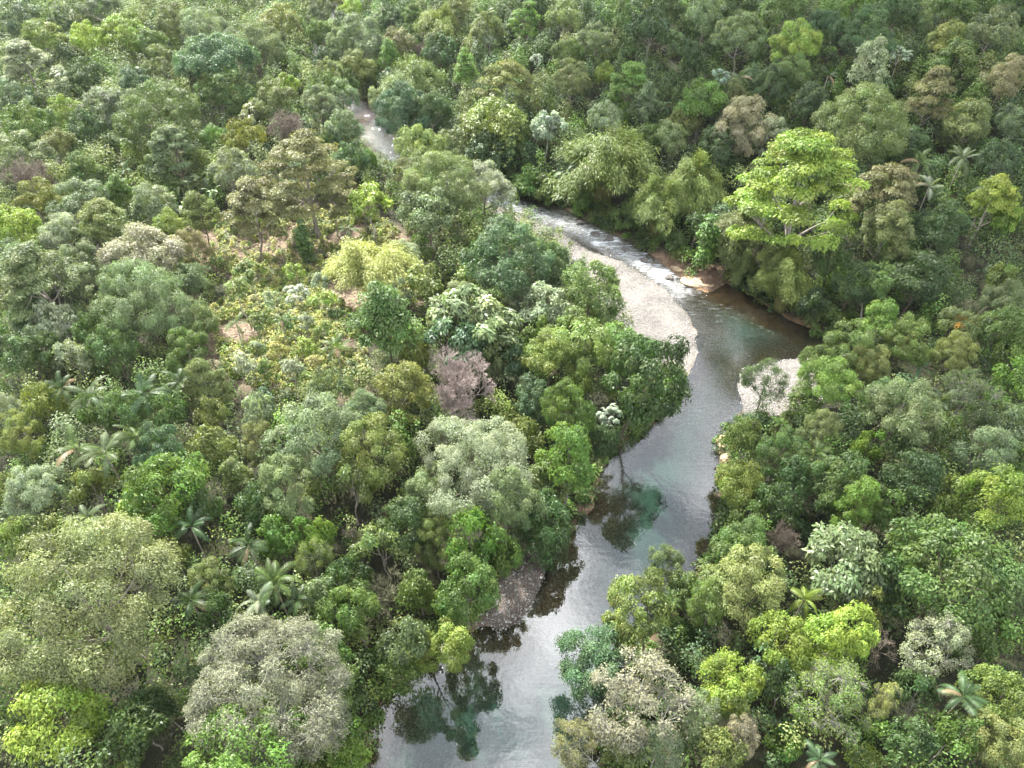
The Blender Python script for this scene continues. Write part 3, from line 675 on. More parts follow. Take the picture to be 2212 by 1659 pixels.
# ------------------------------------------------------------------ the trees one can tell apart: crown centre, crown width, form, leaf colour
# d domed, f fine-leaved domed, l layered, c conical, v vine-draped, k vine column, g large-leaved, e pale star-leaved, s thinly leaved, x bare twigs,
# w bare limbs, b bamboo, p palm, n banana, u shrub, t slender sapling
LIST = '''
87 85 90 d yel|198 85 85 d lime|270 75 100 d lime|215 15 80 f grey|133 55 55 d dark|383 50 90 d olive|455 65 110 f grey|470 140 170 d blue|550 100 130 f grey
65 150 130 l pale|190 165 85 d dark|130 165 40 e pale|25 215 95 f grey|345 140 75 f olive|630 187 46 d lime|700 195 85 d mid|690 228 90 f grey|365 250 190 f mid
285 235 100 f grey|485 205 110 f mid|215 238 100 d pale|140 240 70 d yel|65 270 110 d mid|120 318 78 d olive|180 278 80 d dark|530 300 85 d gold|540 255 60 g pale
620 280 100 x twig|600 215 100 f olive|715 235 60 x twig|740 275 80 d grey|715 312 38 d dark|375 330 105 l grey|460 302 60 v viv|660 375 205 l brown|500 365 100 d pale
540 455 135 l brown|430 455 80 l olive|330 440 90 d pale|265 420 60 c viv|190 370 75 d mid|50 345 120 f grey|70 388 110 x twig|95 440 100 f gold|180 440 120 f grey
40 500 115 d lime|150 510 100 f pale|230 490 120 l olive|365 500 90 d yel|265 350 50 n blue|385 385 55 n grey|430 368 60 n grey|390 430 50 n grey|455 402 50 n grey|310 355 46 n blue
755 25 60 d lime|835 45 70 d dark|890 45 52 l mid|785 80 120 d grey|950 65 95 b yel|855 95 80 d brown|910 112 42 x twig|950 110 85 d dark|1045 35 60 p grey
1060 65 80 d olive|1125 45 68 l viv|1285 95 85 f grey|1405 65 105 d dark|1452 100 46 f grey|840 130 52 c viv|770 150 75 d olive|797 165 34 d yel|885 185 135 b yel
1010 160 58 c viv|865 238 130 d blue|805 215 48 d pale|1085 190 115 l olive|930 245 85 d dark|1160 130 30 e white|1055 90 44 e pale|1220 122 70 d mid|1235 175 90 f olive
1355 190 95 l viv|1305 160 44 d yel|1390 232 62 c grey|1430 215 56 n blue|1347 247 28 d viv|1305 258 80 d pale|1180 278 85 g white|1070 278 165 v yel|990 315 82 v olive
1055 335 105 v dark|1220 362 56 n blue|1140 390 85 u viv|1180 408 70 u mid|1305 350 200 b yel|1500 405 135 b yel|1425 445 112 b yel|1605 500 110 b olive|905 318 110 d yel
950 400 185 f grey|1040 405 125 f pale|800 440 98 g lime|875 375 62 f brown|925 465 135 d grey|1092 556 210 d blue|1185 565 100 d dark|750 490 50 p mid|760 350 92 d dark|802 350 32 d viv
1725 95 108 f lime|1705 160 90 f mid|2045 90 85 d yel|2050 140 110 d mid|1600 85 120 f grey|1500 120 66 d dark|1870 70 130 d blue|1865 150 82 c pale|1660 190 92 f dark|1515 225 112 d viv
1590 210 62 f olive|1610 272 140 f beige|1660 302 82 f pale|1860 262 205 f olive|2010 212 112 l brown|2165 170 110 f beige|2140 62 110 d grey|1990 50 44 f grey|1745 410 255 l lime 1.2
1900 425 140 l brown|1910 492 122 l olive|2025 480 122 d dark|2150 350 100 d dark|2190 485 70 d viv|1990 345 75 p mid|2080 340 70 p grey|2010 398 60 p pale|2140 405 60 p grey
1600 165 55 p grey|1790 160 45 p dark|2140 437 105 l lime|1940 130 52 e white|1552 172 46 e white|1530 522 46 k viv|1575 525 70 d olive|1700 610 112 b yel|1585 592 62 b olive
1838 612 92 d dark|1890 628 102 d mid|1905 702 88 d viv|1985 600 125 d dark|2155 600 62 d yel|2165 645 100 f grey|2048 715 95 d olive|2110 665 100 w beige|2175 712 112 d mid
1822 748 132 f mid|1958 728 112 f mid|1862 790 92 f olive|1795 835 132 f viv|1655 825 95 s mid|1950 885 170 f grey|1888 850 62 f grey|2085 850 132 s mid|2180 830 90 d viv
2040 862 62 p grey|1995 780 60 n blue|1765 978 62 p mid|1690 912 44 p viv|1612 952 82 d mid|1680 985 112 f mid|1607 1048 112 d yel|1760 930 92 f grey|1877 962 68 d viv
1800 1032 132 d mid|1845 1080 102 l viv|1985 1030 122 d dark|2130 1070 142 d lime|2045 1085 92 d yel|1712 1042 92 d dark|2120 965 122 f grey|2195 1000 82 d mid
1812 1200 185 g grey|2060 1235 265 d mid|1590 1182 135 f mid|1690 1165 80 x twig|1640 1275 190 f olive|1540 1300 110 f mid|1812 1380 150 d lime|1690 1385 145 d lime|1565 1445 140 d lime|1590 1515 110 d yel
1830 1505 180 s mid|2010 1400 150 s pale|1900 1390 90 w twig|1740 1290 66 p lime|2160 1380 125 d mid|2172 1520 150 d yel|2000 1512 95 d dark|1918 1540 62 s straw
2085 1500 90 p blue|1612 1590 95 s beige|1505 1540 112 s grey|1698 1600 85 u viv|1772 1638 75 p blue|1862 1632 70 u lime|2140 1605 130 f olive
1222 1410 170 f blue|1368 1325 155 d yel|1312 1365 62 d lime|1392 1505 230 s beige|1222 1612 112 s khaki|1275 1565 80 u mid|1432 1232 92 f grey|1437 1292 60 p mid
1035 1178 120 d viv 1.35|1012 1278 150 d mid 1.35|985 1418 112 l yel 1.35|880 1392 105 d grey 1.35|772 1325 135 d mid|870 1465 90 d mid|757 1622 90 d viv|845 1262 110 w beige|770 1150 70 w twig
1172 1135 125 v dark 1.35|940 1182 95 f olive|997 832 165 x pink|1040 690 195 g grey|970 742 145 g blue|1175 650 112 g pale|1272 632 155 d mid|830 712 132 c mid|845 832 125 l gold
1060 795 72 d olive|1112 790 72 d blue|1185 782 132 f yel|1255 832 66 d yel|1250 738 150 d yel|1345 755 120 d viv|1390 840 195 d dark 1.35|1322 902 54 e white|1240 888 125 f mid 1.35|1150 872 102 d blue
1020 985 255 f pale|945 1065 130 f grey|1080 1075 140 f grey 1.35|1232 992 130 d viv 1.35|800 892 92 f grey|820 962 155 f olive|757 1060 100 d olive|920 602 84 g yel|1010 592 58 t lime|1108 640 70 f pale
935 692 24 k dark|812 632 52 e white|800 580 165 b straw|300 640 215 f grey|310 560 170 f beige|95 612 195 l olive|110 702 112 g pale|165 782 82 d pale|90 876 88 d yel|25 892 82 f pale|40 952 95 f yel
215 882 82 d mid|290 882 112 d mid|360 890 90 d mid|365 955 112 d blue|375 1038 182 d viv|520 1042 72 c olive|545 892 72 f pale|577 877 32 k blue|555 962 82 f brown|625 1062 142 f grey
690 935 190 f grey|460 892 72 f olive|85 1055 125 f pale|450 832 90 l olive|190 850 80 p grey|310 842 95 p blue|160 962 85 p mid|225 976 95 p grey|290 936 80 p mid|507 692 54 p mid
605 686 44 p mid|725 746 62 p mid|385 820 70 p dark|130 832 66 p dark|640 640 56 e pale|685 652 62 t lime|520 632 64 t yel|545 590 60 t mid|530 792 60 t pale|600 760 46 t straw|655 745 50 t lime|560 700 50 t yel|630 800 56 t pale|690 780 44 t straw|585 655 46 t pale|560 742 40 t yel|628 700 42 t mid|662 700 38 t pale|700 715 40 t yel|575 800 40 t mid|612 742 36 t straw|545 760 38 t pale|668 822 42 t yel|718 690 38 t mid|640 590 44 t lime|690 610 40 t pale
215 1300 385 f khaki|575 1470 350 s beige|100 1548 205 d lime|520 1685 340 d viv|300 1560 140 d dark|305 1125 105 g lime|370 1196 56 g yel|615 1170 88 d viv|682 1150 82 d viv|672 1212 84 s yel
465 1258 100 f olive|100 1142 95 d olive|22 1172 80 f yel|410 1132 78 p blue|535 1172 80 p dark|590 1252 95 p mid|558 1295 80 p pale|410 1292 85 p dark|185 1112 75 p grey|432 1452 60 p dark|640 1290 70 p dark
700 1395 110 d mid|360 1525 80 d dark|470 1330 90 d dark|700 1290 90 d grey|720 1480 95 d mid|830 1180 110 d olive|905 1265 90 d mid|1100 1210 80 d mid 1.35|880 1120 120 d dark|760 1240 90 d dark
440 180 90 d olive|600 50 100 d olive|690 25 70 f grey|330 100 70 d mid|40 40 90 d grey|300 180 80 d blue|420 400 1 n blue
655 520 30 k mid|600 510 44 t olive|715 430 70 l brown|760 560 60 t gold
1600 20 90 d dark|1700 25 90 d mid|1780 60 80 d blue|1330 30 90 d mid|1215 40 80 d olive|1520 40 90 d grey|1940 20 90 d dark|2060 20 100 d mid|2190 15 90 d dark|1850 15 80 d viv|1440 15 70 d dark|985 20 70 d olive|1150 15 70 d dark
1750 225 90 d dark|1950 320 90 d dark|1790 330 60 d dark|2100 260 100 d olive|2190 270 80 d grey|1450 310 80 d grey|1540 320 90 d dark|1465 270 70 d olive|1400 300 60 d mid
1780 700 80 u mid|1650 690 1 u mid|1760 660 70 d dark|1500 490 60 d dark|1460 520 50 u mid|1350 470 60 u mid|1260 425 60 u viv|1690 560 80 d olive|1800 560 90 d dark|1640 610 60 u dark
1600 1120 80 d mid|1560 1215 60 d dark|1680 1090 100 d dark|1900 1090 90 d mid|2040 950 90 d mid|1960 970 80 d dark|2180 920 90 d grey|1480 1270 70 f olive|2070 770 90 f olive|2195 770 70 d mid
1930 1280 110 d dark|1950 1600 110 d dark|1880 1300 80 d olive|2060 1590 100 d mid|1340 1600 90 d olive|1420 1620 110 s grey|1560 1640 100 d olive|1700 1480 90 d dark
250 760 120 d dark|60 760 120 d dark|400 760 100 f mid|430 700 90 f olive|200 720 90 d mid|50 690 90 d dark|470 960 90 d olive|430 1090 100 d dark|540 1100 90 d dark|200 1050 90 d olive|30 1060 90 d olive|700 840 100 d grey
738 212 84 d grey|712 165 80 d olive|742 182 60 d mid|700 135 52 d dark|735 95 62 f grey|690 75 55 d mid|745 60 60 d dark|715 8 60 d olive|1762 800 92 f mid|1742 868 70 u mid|1690 925 60 u olive|1720 905 50 u mid|1668 872 34 u mid|1712 842 40 u olive|1632 900 34 u mid|1738 815 44 u mid|1652 900 30 u viv|400 540 90 f brown|180 570 110 f grey|40 570 100 d grey|420 620 90 d grey|1130 950 90 d olive|1180 1040 100 d grey|1300 960 70 d dark|1080 740 90 d dark|900 760 70 d yel|1150 720 70 d mid|870 560 80 f pale|900 540 60 d mid|990 650 70 f pale|860 640 60 f pale
'''
FORMS = {'d': 'dome', 'f': 'fine', 'l': 'layer', 'c': 'cone', 'v': 'vine', 'k': 'vinecol', 'g': 'big', 'e': 'star', 's': 'sparse', 'x': 'bare', 'w': 'limbs',
         'b': 'bamboo', 'p': 'palm', 'n': 'banana', 'u': 'shrub', 't': 'thin'}
BARK = dict(brown=(0.13, 0.10, 0.075), pale=(0.42, 0.38, 0.33), grey=(0.24, 0.21, 0.18))
def pick_proto(form, w):
    if form == 'd': return 'dome_s' if w < 6.2 else ('dome_m' if w < 13 else 'dome_l')
    if form == 'f': return 'dome_s' if w < 4.5 else ('fine_m' if w < 13 else 'fine_l')
    if form == 'l': return 'layer_m' if w < 13 else 'layer_l'
    if form == 'c': return 'cone_m'
    if form == 'v': return 'vine_m'
    if form == 'k': return 'vine_c'
    if form == 'g': return 'big_s' if w < 6.5 else 'big_m'
    if form == 'e': return 'star_s' if w < 6.5 else 'star_m'
    if form == 's': return 'sparse_m' if w < 13 else 'sparse_l'
    if form == 'x': return 'bare_m'
    if form == 'w': return 'bare_s'
    if form == 'b': return 'bamboo'
    if form == 'u': return 'shrub'
    if form == 't': return 'thin'
# crown centre height as a share of the tree's height, and the height for a crown of width w
CF = dict(d=.68, f=.66, l=.66, c=.60, v=.62, k=.55, g=.72, e=.76, s=.68, x=.66, w=.66, b=.62, p=.97, n=.92, u=.5, t=.78)
def height(form, w):
    if form in 'dfs': return float(np.clip(6.0 + 0.72 * w, 6, 21))
    if form == 'l': return float(np.clip(8.0 + 0.72 * w, 9, 23))
    if form == 'c': return float(np.clip(2.1 * w, 7, 17))
    if form == 'v': return float(np.clip(4 + 0.62 * w, 6, 15))
    if form == 'k': return float(np.clip(3.6 * w, 6, 11))
    if form in 'ge': return float(np.clip(5.5 + 0.7 * w, 7, 16))
    if form in 'xw': return float(np.clip(5 + 0.8 * w, 8, 16))
    if form == 'b': return float(np.clip(4.5 + 0.62 * w, 7, 15))
    if form == 'p': return float(np.clip(5.5 + 0.9 * w, 7, 13))
    if form == 'n': return float(np.clip(4.0 + 0.6 * w, 5, 9))
    if form == 'u': return float(np.clip(0.85 * w, 1.5, 6))
    return float(np.clip(4 + 1.1 * w, 6, 10))

TREES = []                                                    # dict(x, y, z, w, h, form, col, px, py, hand)
def place(px, py, wpx, form, colr, hk=1.0):
    zs = np.linspace(62, 2, 241)                              # down the sight line until the crown of a tree rooted below sits on it
    xs, ys = at(np.full(241, px), np.full(241, py), zs)
    dep = proj(xs, ys, zs)[2]; ws = wpx * dep / F
    hs = hk * np.array([height(form, w) for w in ws]); gs = ground(np.column_stack([xs, ys]))[0]
    k = int(np.argmax(zs <= gs + CF[form] * hs))
    return dict(x=float(xs[k]), y=float(ys[k]), z=float(gs[k]), w=float(ws[k]), h=float(hs[k]), form=form, col=colr, px=px, py=py, wpx=wpx, hand=True, depth=float(dep[k]))
for item in LIST.replace('\n', '|').split('|'):
    if not item.strip(): continue
    a = item.split()
    if float(a[2]) < 5: continue
    TREES.append(place(float(a[0]), float(a[1]), float(a[2]), a[3], a[4], float(a[5]) if len(a) > 5 else 1.0))
# a base that falls in the water is brought back to the bank
for T in TREES:
    x0, y0 = T['x'], T['y']
    for _ in range(12):
        p = np.array([[T['x'], T['y']]]); s = sdist(p, RIVER)[0]
        lim = 0.8 if T['form'] not in 'ub' else 0.3
        if s >= lim: break
        e = 0.3; gxx = (sdist(p + [[e, 0]], RIVER)[0] - s) / e; gyy = (sdist(p + [[0, e]], RIVER)[0] - s) / e
        T['x'] += gxx * (lim + 0.1 - s); T['y'] += gyy * (lim + 0.1 - s)
    T['z'] = gz(T['x'], T['y'])
    T['lean'] = (x0 - T['x'], y0 - T['y'])

# trees that fill the canopy between them
def visible(x, y, z, mx=60, my=60):
    u, v, d = proj(x, y, z)
    return (d > 5) & (u > -mx) & (u < W + mx) & (v > -my) & (v < H + my)
r2 = np.random.default_rng(77)
N_MAX = 286
def pick_colour(x, y, px):
    right = x > np.interp(y, YB, XB)
    if right: names = ['dark', 'mid', 'olive', 'blue', 'grey', 'mid', 'olive', 'viv', 'dark', 'yel']
    elif y > 120: names = ['olive', 'grey', 'pale', 'mid', 'olive', 'grey', 'yel', 'dark', 'blue', 'brown']
    else: names = ['mid', 'olive', 'dark', 'grey', 'viv', 'blue', 'mid', 'yel', 'olive', 'pale']
    return names[r2.integers(len(names))]
cand = np.column_stack([r2.uniform(-190, 190, 30000), r2.uniform(14, 330, 30000)])
cz, cs, cg = ground(cand); cc = sdist(cand, CLEAR)
KEEP = [np.array(q, float) for q in ([(750,235),(842,250),(860,300),(870,350),(800,345)], [(1100,425),(1560,590),(1780,720),(1760,900),(1520,930),(1480,800),(1330,680),(1200,520)], [(440,490),(740,470),(860,560),(740,820),(600,760),(560,610),(460,570)],
        [(1180,1180),(1480,960),(1540,1100),(1400,1250),(1280,1350),(1160,1560),(1180,1659),(800,1659),(860,1540),(1000,1450),(1060,1340)])]
for k in range(len(cand)):
    x, y = cand[k]
    if cs[k] < 2.0 or cg[k] < 1.0 or cc[k] < 6.0: continue
    w = float(r2.uniform(4.5, 9.5)); h = float(np.clip((5 + 0.72 * w) * math.exp(r2.normal(0, 0.2)), 5, 18))
    u, v, d = proj(x, y, cz[k] + 0.66 * h)
    m = 0.45 * w / max(d, 5) * F
    if not (d > 5 and -m * 0.6 < u < W + m * 0.6 and -m * 0.6 < v < H + m * 0.6): continue
    ok = True; wp = w / d * F
    if any(sdist(np.array([[u, v]]), q)[0] < 0.40 * wp for q in KEEP): continue
    for T in TREES:
        need = 0.42 * (w + T['w'] * (0.75 if T['form'] not in 'xwpnt' else 0.4))
        if (T['x'] - x) ** 2 + (T['y'] - y) ** 2 < need * need: ok = False; break
        if T['hand'] and d < T['depth'] and math.hypot(T['px'] - u, T['py'] - v) < 0.42 * T['wpx'] + 0.42 * wp: ok = False; break
    if ok:
        T = dict(x=x, y=y, z=float(cz[k]), w=w, h=h, form='dffdlvd'[r2.integers(7)], col=pick_colour(x, y, u), px=float(u), py=float(v), hand=False, depth=float(d))
        TREES.append(T)
open('/tmp/dbg','w').write(str(dict(hand=sum(t['hand'] for t in TREES),fill=sum(not t['hand'] for t in TREES),broad=sum(t['form'] in 'dflcvkgest' for t in TREES))));print('TREES listed', sum(t['hand'] for t in TREES), 'fill', sum(not t['hand'] for t in TREES))
BROAD = 'dflcvkgest'
nb = sum(t['form'] in BROAD for t in TREES)
print('broadleaf', nb)
REST = []
if nb > N_MAX:                                                # past the limit the smallest-showing fill trees go into the one canopy object
    fills = sorted([t for t in TREES if not t['hand']], key=lambda t: t['w'] / t['depth'])
    REST = fills[:nb - N_MAX]
    ids = set(map(id, REST)); TREES = [t for t in TREES if id(t) not in ids]

NAMES = dict(b='bamboo_clump', p='palm_tree', n='banana_plant', u='shrub', x='bare_tree', w='dead_tree', t='slender_sapling', k='vine_covered_tree')
CATS = dict(b='bamboo', p='palm', n='banana plant', u='shrub', x='bare tree', w='dead tree', t='sapling', k='tree')
GROUPS = dict(b='bamboo clumps along the river and in the forest', p='palms showing between the crowns', n='banana plants among the trees', u='shrubs along the banks and between the trees',
              x='leafless twiggy trees', w='dead trees with pale limbs', t='slender saplings around the clearing', k='tree columns draped in vines')
r3 = np.random.default_rng(5)
def colour(o, c, j=0.10):
    k = 1 + r3.normal(0, j); o.color = (max(0.005, c[0] * k * (1 + r3.normal(0, 0.05))), max(0.005, c[1] * k), max(0.004, c[2] * k * (1 + r3.normal(0, 0.08))), 1)
def build(T):
    f = T['form']; base = PAL[T['col']][0]
    root = bpy.data.objects.new(NAMES.get(f, 'broadleaf_tree'), None); COL.objects.link(root)
    root.location = (T['x'], T['y'], T['z']); rz = r3.uniform(0, 6.283); root.rotation_euler = (0, 0, rz)
    lx, ly = T.get('lean', (0, 0)); ll = math.hypot(lx, ly)
    if ll > 0.3 and f in 'dflgvs':
        q = Vector((-ly, lx, 0)).normalized(); a_ = min(math.atan(ll / (CF[f] * T['h'])), 0.5)
        root.rotation_euler = (Matrix.Rotation(a_, 3, q) @ Matrix.Rotation(rz, 3, 'Z')).to_euler()
    elif f in 'dflcvgest':
        root.rotation_euler = (r3.normal(0, 0.07), r3.normal(0, 0.07), rz)
    T['obj'] = root
    if f == 'p':
        n = 9 + r3.integers(4); sc = T['w'] / 7.0
        h = T['h']
        st = obj('stem', STEMS[r3.integers(2)], root); st.scale = (max(0.7, sc), max(0.7, sc), h * 0.9); st.color = (0.30, 0.26, 0.21, 1)
        for q in range(n):
            fo = obj('frond', FRONDS[r3.integers(3)], root); fo.location = (0, 0, h * 0.9 - 0.05)
            lift = r3.uniform(-0.75, 0.30) if q > 1 else -1.1
            fo.rotation_euler = (r3.normal(0, 0.22), lift + 0.1, q * 2.39996 + r3.normal(0, 0.15))
            s = sc * r3.uniform(0.85, 1.12); fo.scale = (s, s, s); colour(fo, [q_ * 0.72 for q_ in base], 0.16)
            if q == n - 1 and r3.uniform() < 0.35: fo.color = (0.22, 0.16, 0.09, 1)
        return
    if f == 'n':
        n = 6 + r3.integers(3); sc = T['w'] / 4.6; h = T['h']
        st = obj('stem', STEMS[r3.integers(2)], root); st.scale = (1.2, 1.2, h * 0.62); st.color = (0.16, 0.17, 0.08, 1)
        for q in range(n):
            fo = obj('leaf', BLADES[r3.integers(3)], root); fo.location = (0, 0, h * 0.62)
            fo.rotation_euler = (r3.normal(0, 0.25), -r3.uniform(0.0, 0.75), q * 2.39996 + r3.normal(0, 0.2))
            s = sc * r3.uniform(0.85, 1.15); fo.scale = (s, s, s); colour(fo, base, 0.15)
        return
    key = pick_proto(f, T['w']); pi_ = r3.integers(len(PROTO[key])); v = PROTO[key][pi_]
    dims = dict(bamboo=BAM, bare_m=(4.9, 10.4), bare_s=(4.0, 10.0))
    R, Hp = dims[key] if key in dims else (SPEC[key]['R_'][pi_], SPEC[key]['H_'][pi_])
    sx = T['w'] / (2 * R); sz = T['h'] / Hp
    e_ = 1 + r3.uniform(-0.12, 0.12); root.scale = (sx * e_, sx / e_, sz)
    if key in ('bare_m', 'bare_s'):
        t = obj('trunk', v, root); t.color = (*base, 1); return
    c = obj('crown' if f != 'b' else 'leaves', v[0], root); colour(c, base)
    t = obj('trunk' if f != 'b' else 'culms', v[1], root)
    b = BARK['pale'] if f in 'get' else (0.21, 0.205, 0.165) if f == 's' else (BARK['grey'] if r3.uniform() < 0.5 else BARK['brown'])
    if f == 'b': b = (0.20, 0.19, 0.06)
    t.color = (*b, 1)
for T in TREES: build(T)
FV, FQ, fv, fh, _, _, _ = crown_np(404, 'layer', 2.4, 1, 0, 0.7, 14, 0.6, 8, 6, 0.22, 0.14, flat=0.35)
FL = np_mesh('flower_heads', FV, FQ, mat=M_LEAF, attrs=dict(v=fac(fv), h=fac(fh)))
for T in TREES:                                               # the one tree in orange bloom
    if (T['px'], T['py']) in ((1745, 410), (100, 1548)):       # the two brightest lime crowns
        for c_ in T['obj'].children:
            if c_.name.startswith('crown'): c_.color = (0.158, 0.238, 0.032, 1)
    if (T['px'], T['py']) == (2048, 715):
        fo = obj('flowers', FL, T['obj']); fo.color = (0.36, 0.18, 0.025, 1); k = T['obj'].scale
        fo.scale = (1 / k[0], 1 / k[1], 1 / k[2]); fo.location = (0, 0, T['h'] * 0.86 / k[2])

# ------------------------------------------------------------------ labels that single each one out
LAND = [('the bare pinkish twiggy tree', 997, 825), ('the tall lime-green layered tree', 1745, 410), ('the long gravel bar', 1400, 680), ('the brown clearing', 580, 530),
        ('the central silvery tree', 1020, 985), ('the huge khaki-green tree', 215, 1300), ('the tan boulders', 1563, 1000), ('the small shaded gravel beach', 1120, 1270),
        ('the leaning bluish tree', 1222, 1410), ('the far river bend', 800, 280), ('the biggest bamboo clump', 1305, 350), ('the dead white tree', 845, 1262),
        ('the orange-flowered crown', 2048, 715), ('the silvery big-leaved dome', 1812, 1200), ('the banana plants', 425, 390), ('the large grey-beige tree', 575, 1478),
        ('the gravel island', 1690, 830), ('the yellow-lime corner tree', 100, 1548), ('the upper left corner', 60, 40), ('the upper right corner', 2150, 40),
        ('the top middle', 1200, 20), ('the left edge', 20, 720), ('the lower right corner', 2150, 1600), ('the white rapids', 1400, 555), ('the three lime domes', 1690, 1390),
        ('the tall grey tree', 300, 640), ('the right edge', 2190, 480), ('the river bottom edge', 1000, 1640)]
OVER = {(997, 832): 'bare pinkish tree with a dome of fine leafless twigs', (1745, 410): 'tall lime-green layered tree glowing on the right bank', (215, 1300): 'huge khaki-green fine-leaved dome in the lower left',
 (1020, 985): 'large pale silvery green dome in the middle of the picture', (1222, 1410): 'bluish green tree leaning over the river from the right bank', (845, 1262): 'dead white tree with tangled bare limbs by the left bank',
 (1305, 350): 'biggest yellow-green bamboo clump above the rapids', (575, 1478): 'large grey-beige thinly leaved tree with pale twigs, lower left', (100, 1548): 'bright yellow-lime tree in the lower left corner',
 (520, 1622): 'vivid green broad tree cut by the bottom edge', (1812, 1200): 'silvery grey-green big-leaved dome on the right bank', (2048, 715): 'olive tree with a patch of orange flowers',
 (1390, 840): 'big dark green dome hanging over the river bend', (1175, 650): 'silvery big-leaved tree with white forked trunk beside the gravel bar', (1010, 160): 'tall vivid green tree on a white trunk past the river',
 (1655, 825): 'thin open tree standing alone on the gravel island', (300, 640): 'tall grey-green tree with a visible trunk on the left', (1392, 1505): 'wide grey-beige tree with white branches at the lower right bank',
 (630, 187): 'small round lime-green tree near the far river', (410, 1132): 'palm with star-shaped blue-green fronds on a white stem, lower left', (1530, 522): 'vivid green vine column between the bamboo clumps',
 (2060, 1235): 'very large mid-green dome near the right edge', (1607, 1048): 'yellow-green dome over the tan boulders', (800, 440): 'bright large-leaved tree at the far end of the clearing',
 (935, 692): 'dark green vine column right of the clearing', (1860, 262): 'broad olive-green dome on the right hillside', (1725, 95): 'tall lime feathery tree high on the right hillside'}
FW = dict(d='domed tree', f='fine-leaved domed tree', l='layered tree', c='conical tree', v='vine-draped tree', k='vine column', g='large-leaved tree', e='star-leaved tree', s='thinly leaved tree',
          x='bare twiggy tree', w='dead tree with bare limbs', b='bamboo clump', p='palm', n='banana plant', u='low shrub', t='slender sapling')
ORD = ['', 'second ', 'third ', 'fourth ', 'fifth ', 'sixth ', 'seventh ', 'eighth ', 'ninth ', 'tenth ']
buck = {}
for T in TREES:
    u, v, d = proj(T['x'], T['y'], T['z'] + CF[T['form']] * T['h']); T['u'] = float(u); T['v'] = float(v)
    o = T['obj']; f = T['form']
    o['category'] = CATS.get(f, 'tree'); o['group'] = GROUPS.get(f, 'broadleaf trees of the rainforest')
    key = (T['px'], T['py'])
    if key in OVER: o['label'] = OVER[key]; continue
    best = min((math.hypot(T['u'] - lx, T['v'] - ly), nm, lx, ly) for nm, lx, ly in LAND if math.hypot(T['px'] - lx, T['py'] - ly) > 3)
    dist, nm, lx, ly = best
    ax, ay = T['u'] - lx, T['v'] - ly
    if abs(ax) > 2.2 * abs(ay): rel = 'right of' if ax > 0 else 'left of'
    elif abs(ay) > 2.2 * abs(ax): rel = 'in front of' if ay > 0 else 'behind'
    else: rel = ('front right of' if ax > 0 else 'front left of') if ay > 0 else ('behind and right of' if ax > 0 else 'behind and left of')
    size = '' if f in 'tukpn' else ('small ' if T['w'] < 6 else ('large ' if T['w'] > 12 else ''))
    desc = PAL[T['col']][1] + ' ' + FW[f]
    T['size'] = size
    buck.setdefault((size + desc, rel, nm), []).append((dist, T))
for (desc, rel, nm), lst in buck.items():
    lst.sort(key=lambda q: q[0])
    for k, (dist, T) in enumerate(lst):
        if len(lst) == 1: T['obj']['label'] = f'{desc} {rel} {nm}'
        else: T['obj']['label'] = f'{desc} {rel} {nm}, {ORD[k]}nearest'

# ------------------------------------------------------------------ the mass nobody could count: undergrowth, bank growth and the far canopy, leaf by leaf
r4 = np.random.default_rng(21)
def leaf_mass(name, bx, by, bz, rad, hh, cols, nleaf, size, label, drape=0.0):
    nb_ = len(bx); li = np.repeat(np.arange(nb_), nleaf); n = len(li)
    d = unit(r4.normal(size=(n, 3)) + np.array([0, 0, 0.35])); d[:, 2] = np.abs(d[:, 2]) * np.where(r4.uniform(size=n) < 0.85, 1, -0.4)
    sub = unit(r4.normal(size=(nb_, 9, 3)) + np.array([0, 0, 0.5])); k = r4.integers(0, 9, n)
    q = 0.62 * sub[li, k] + 0.46 * d
    u = r4.uniform(0.75, 1.08, n)[:, None]
    Pp = np.column_stack([bx[li], by[li], bz[li] + 0.42 * hh[li]]) + q * u * np.column_stack([rad[li], rad[li], 0.60 * hh[li]])
    nn = unit(d * 0.6 + np.array([0, 0, 0.6]) + r4.normal(0, 0.4, (n, 3)))
    A = unit(q * 0.8 + r4.normal(0, 0.7, (n, 3)))
    s = size[li] * r4.uniform(0.65, 1.35, n)
    V, Q = leaf_geo(Pp, nn, A, s, s * 0.52, 0.2)
    cb = np.array([PAL[c][0] for c in cols]) * r4.uniform(0.7, 1.25, (nb_, 1))
    cl = np.column_stack([cb[li], np.ones(n)])
    me = np_mesh(name, V, Q, mat=M_UNDER, attrs=dict(v=fac(np.clip(r4.normal(0.5, 0.2, n) + r4.normal(0, .15, (nb_, 9))[li, k], 0, 1)), h=fac(np.clip(r4.normal(0.5, 0.25, n), 0, 1)), col=('FACE', 'FLOAT_COLOR', cl)))
    o = obj(name, me); tag(o, label, kind='stuff'); return o
def region(n, x0, x1, y0, y1):
    P = np.column_stack([r4.uniform(x0, x1, n), r4.uniform(y0, y1, n)])
    z, s, g = ground(P); c = sdist(P, CLEAR)
    return P, z, s, g, c
def colours(P):
    rt = P[:, 0] > np.interp(P[:, 1], YB, XB)
    a = ['dark', 'mid', 'dark', 'viv', 'blue', 'olive', 'mid', 'dark']; b = ['mid', 'olive', 'dark', 'viv', 'grey', 'yel', 'mid', 'olive']
    return [(a if q else b)[r4.integers(8)] for q in rt]
P, z, s, g, c = region(19000, -200, 200, 8, 300)
ok = (s > 0.9) & (g > 0.8) & (c > 1.0) & visible(P[:, 0], P[:, 1], z + 2, 160, 160) & (c > 3.0)
P, z, s = P[ok], z[ok], s[ok]
dep = proj(P[:, 0], P[:, 1], z)[2]
